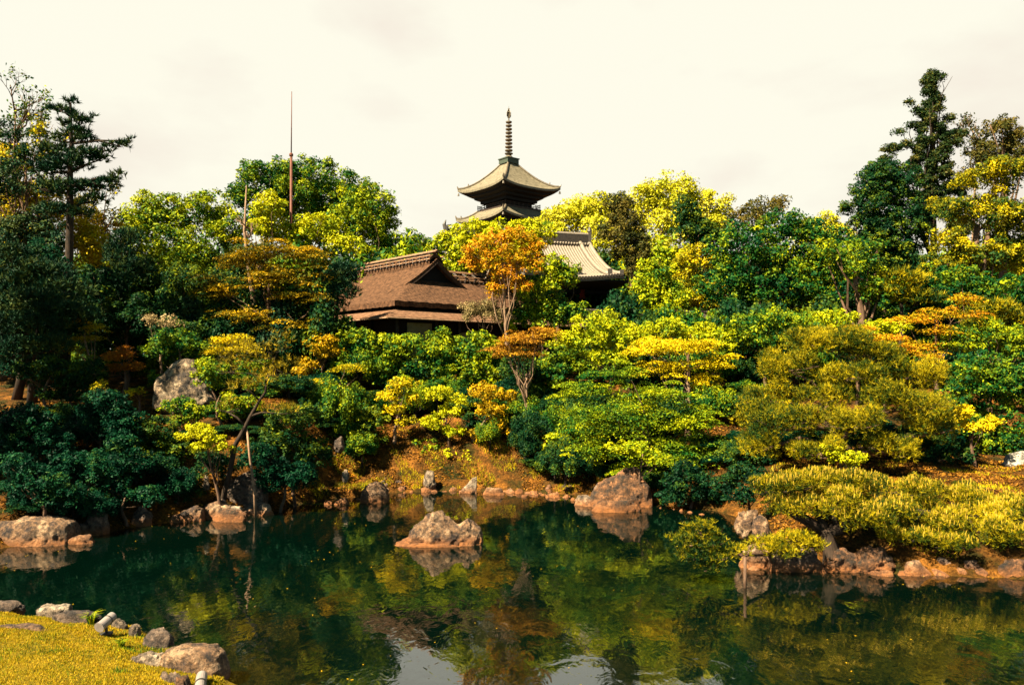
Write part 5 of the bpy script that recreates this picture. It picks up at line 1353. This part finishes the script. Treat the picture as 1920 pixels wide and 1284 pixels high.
spotlight(at(372, 1310, 10.2), at(379, 1263, 10.9), gz(q.x, q.y), 'grey cylindrical garden spotlight cut by the bottom edge beside the big flat block')

# ------------------------------------------------------------------ lawn grass, litter and tufts
def blades(name, label, X, Y, hmin, hmax, wd, pal, lean=.35, dz=0):
    n = len(X); Z_ = ground(X, Y) - .01 + dz; P = np.stack([X, Y, Z_], -1)
    an = rng.uniform(0, 2 * PI, n); sdv_ = np.stack([np.cos(an), np.sin(an), np.zeros(n)], -1) * wd
    up = np.stack([rng.normal(0, lean, n), rng.normal(0, lean, n), np.ones(n)], -1); up = unit(up) * rng.uniform(hmin, hmax, n)[:, None]
    V = np.empty((n, 3, 3)); V[:, 0] = P - sdv_; V[:, 1] = P + sdv_; V[:, 2] = P + up
    o = bpy.data.objects.new(name, poly_mesh(name, V.reshape(-1, 3), 3, np.clip(rng.normal(.5, .2, n), 0, 1), FM[pal]))
    link(o); tag(o, label, None, None, 'stuff'); return o
X = rng.uniform(-11, -3.2, 260000); Y = rng.uniform(8.6, 14.6, 260000)
sdv0 = pond_sd(X, Y); k = (sdv0 > .12) & (X > -.72 * Y - .4)
o = blades('grass', 'short yellow lawn grass on the near bank', X[k], Y[k], .018, .05, .006, 'lawn', .45); o['category'] = 'grass'
for cx_, cy_, r_, n_ in ((-5.35, 11.9, .28, 700), (-5.5, 11.75, .2, 400), (-5.2, 10.6, .09, 160), (-6.4, 11.2, .10, 160), (-6.9, 12.9, .3, 300), (-7.4, 10.9, .35, 350), (-6.0, 12.6, .25, 300), (-7.0, 10.4, .3, 260)):
    X = cx_ + rng.normal(0, r_, n_); Y = cy_ + rng.normal(0, r_ * .7, n_); k = pond_sd(X, Y) > .1
    o = blades('weeds', 'patch of fresh green weeds in the yellow lawn', X[k], Y[k], .03, .085, .006, 'green', .5); o['category'] = 'weeds'
# scattered litter, weeds on the orange slope and path
X = rng.uniform(-20, 20, 220000); Y = rng.uniform(19, 34, 220000)
s_ = pond_sd(X, Y); k = (s_ > .1) & (s_ < 9) & (np.abs(X) < .68 * Y)
k &= (wob(X, Y, 1.9, 4) > -.35)
X, Y = X[k], Y[k]
n = len(X); P = np.stack([X, Y, ground(X, Y) + .015 + rng.random(n) * .04], -1)
me_ = poly_mesh('leaf_litter', leaf_polys(P, unit(rng.normal(size=(n, 3)) * .5 + np.array([0, 0, 1])), rng.uniform(.04, .12, n)), 4, np.clip(rng.normal(.55, .25, n), 0, 1), FM['litter'])
tag(link(bpy.data.objects.new('leaf_litter', me_)), 'fallen orange leaves covering the banks', 'leaves', None, 'stuff')
X = rng.uniform(-7, 4.5, 60000); Y = rng.uniform(26, 32, 60000); s_ = pond_sd(X, Y); k = (s_ > .05) & (wob(X, Y, 2.6, 1) > .15)
o = blades('weeds', 'sparse yellow weeds on the orange slope', X[k], Y[k], .05, .16, .010, 'gold', .5); o['category'] = 'weeds'
X = rng.uniform(8, 18, 50000); Y = rng.uniform(17.2, 25, 50000); s_ = pond_sd(X, Y); k = (s_ > .1) & (wob(X, Y, 2.1, 1) > .3)
o = blades('weeds', 'sparse yellow weeds on the ground of the right bank', X[k], Y[k], .04, .12, .009, 'gold', .5); o['category'] = 'weeds'
X = rng.uniform(-12, 12, 1500); Y = rng.uniform(9, 29, 1500); s_ = pond_sd(X, Y); k = (s_ < -.05) & ((wob(X, Y, .9, 2) > .35) | (s_ > -.5)); X, Y = X[k], Y[k]; n = len(X)
me_ = poly_mesh('floating_leaves', leaf_polys(np.stack([X, Y, np.full(n, .012)], -1), unit(rng.normal(size=(n, 3)) * .03 + np.array([0, 0, 1])), rng.uniform(.02, .055, n)), 4, rng.random(n), FM['amber'])
tag(link(bpy.data.objects.new('floating_leaves', me_)), 'small fallen leaves floating on the pond', 'leaves', None, 'stuff')
def tuft(px, py, d, label, n=60, h=.3, pal='lime'):
    p_ = at(px, py, d); x, y = p_.x, p_.y; z = gz(x, y); o = empty('grass_tuft', (x, y, z), label, 'grass tuft')
    V = []
    for i in range(n):
        an = random.uniform(0, 6.28); l = random.uniform(.5, 1) * h; dx, dy = math.cos(an), math.sin(an); b0 = Vector((dx * .04, dy * .04, 0)); m_ = Vector((dx * l * .35, dy * l * .35, l * .75)); e = Vector((dx * l * .9, dy * l * .9, l * .8))
        s = Vector((-dy, dx, 0)) * .007
        V += [b0 - s, b0 + s, m_ + s * .8, m_ - s * .8, m_ - s * .8, m_ + s * .8, e + s * .1, e - s * .1]
    me_ = poly_mesh('blades', np.array([tuple(v) for v in V]), 4, rng.random(n * 2), FM[pal]); link(bpy.data.objects.new('blades', me_), o)
tuft(170, 1156, 13.2, 'spiky yellow grass tuft on the shore stones behind the spotlight', 60, .26)
tuft(228, 1200, 11.9, 'green grass tuft on the lawn right below the spotlight', 90, .16, 'green')
print('leaves', NLEAF)
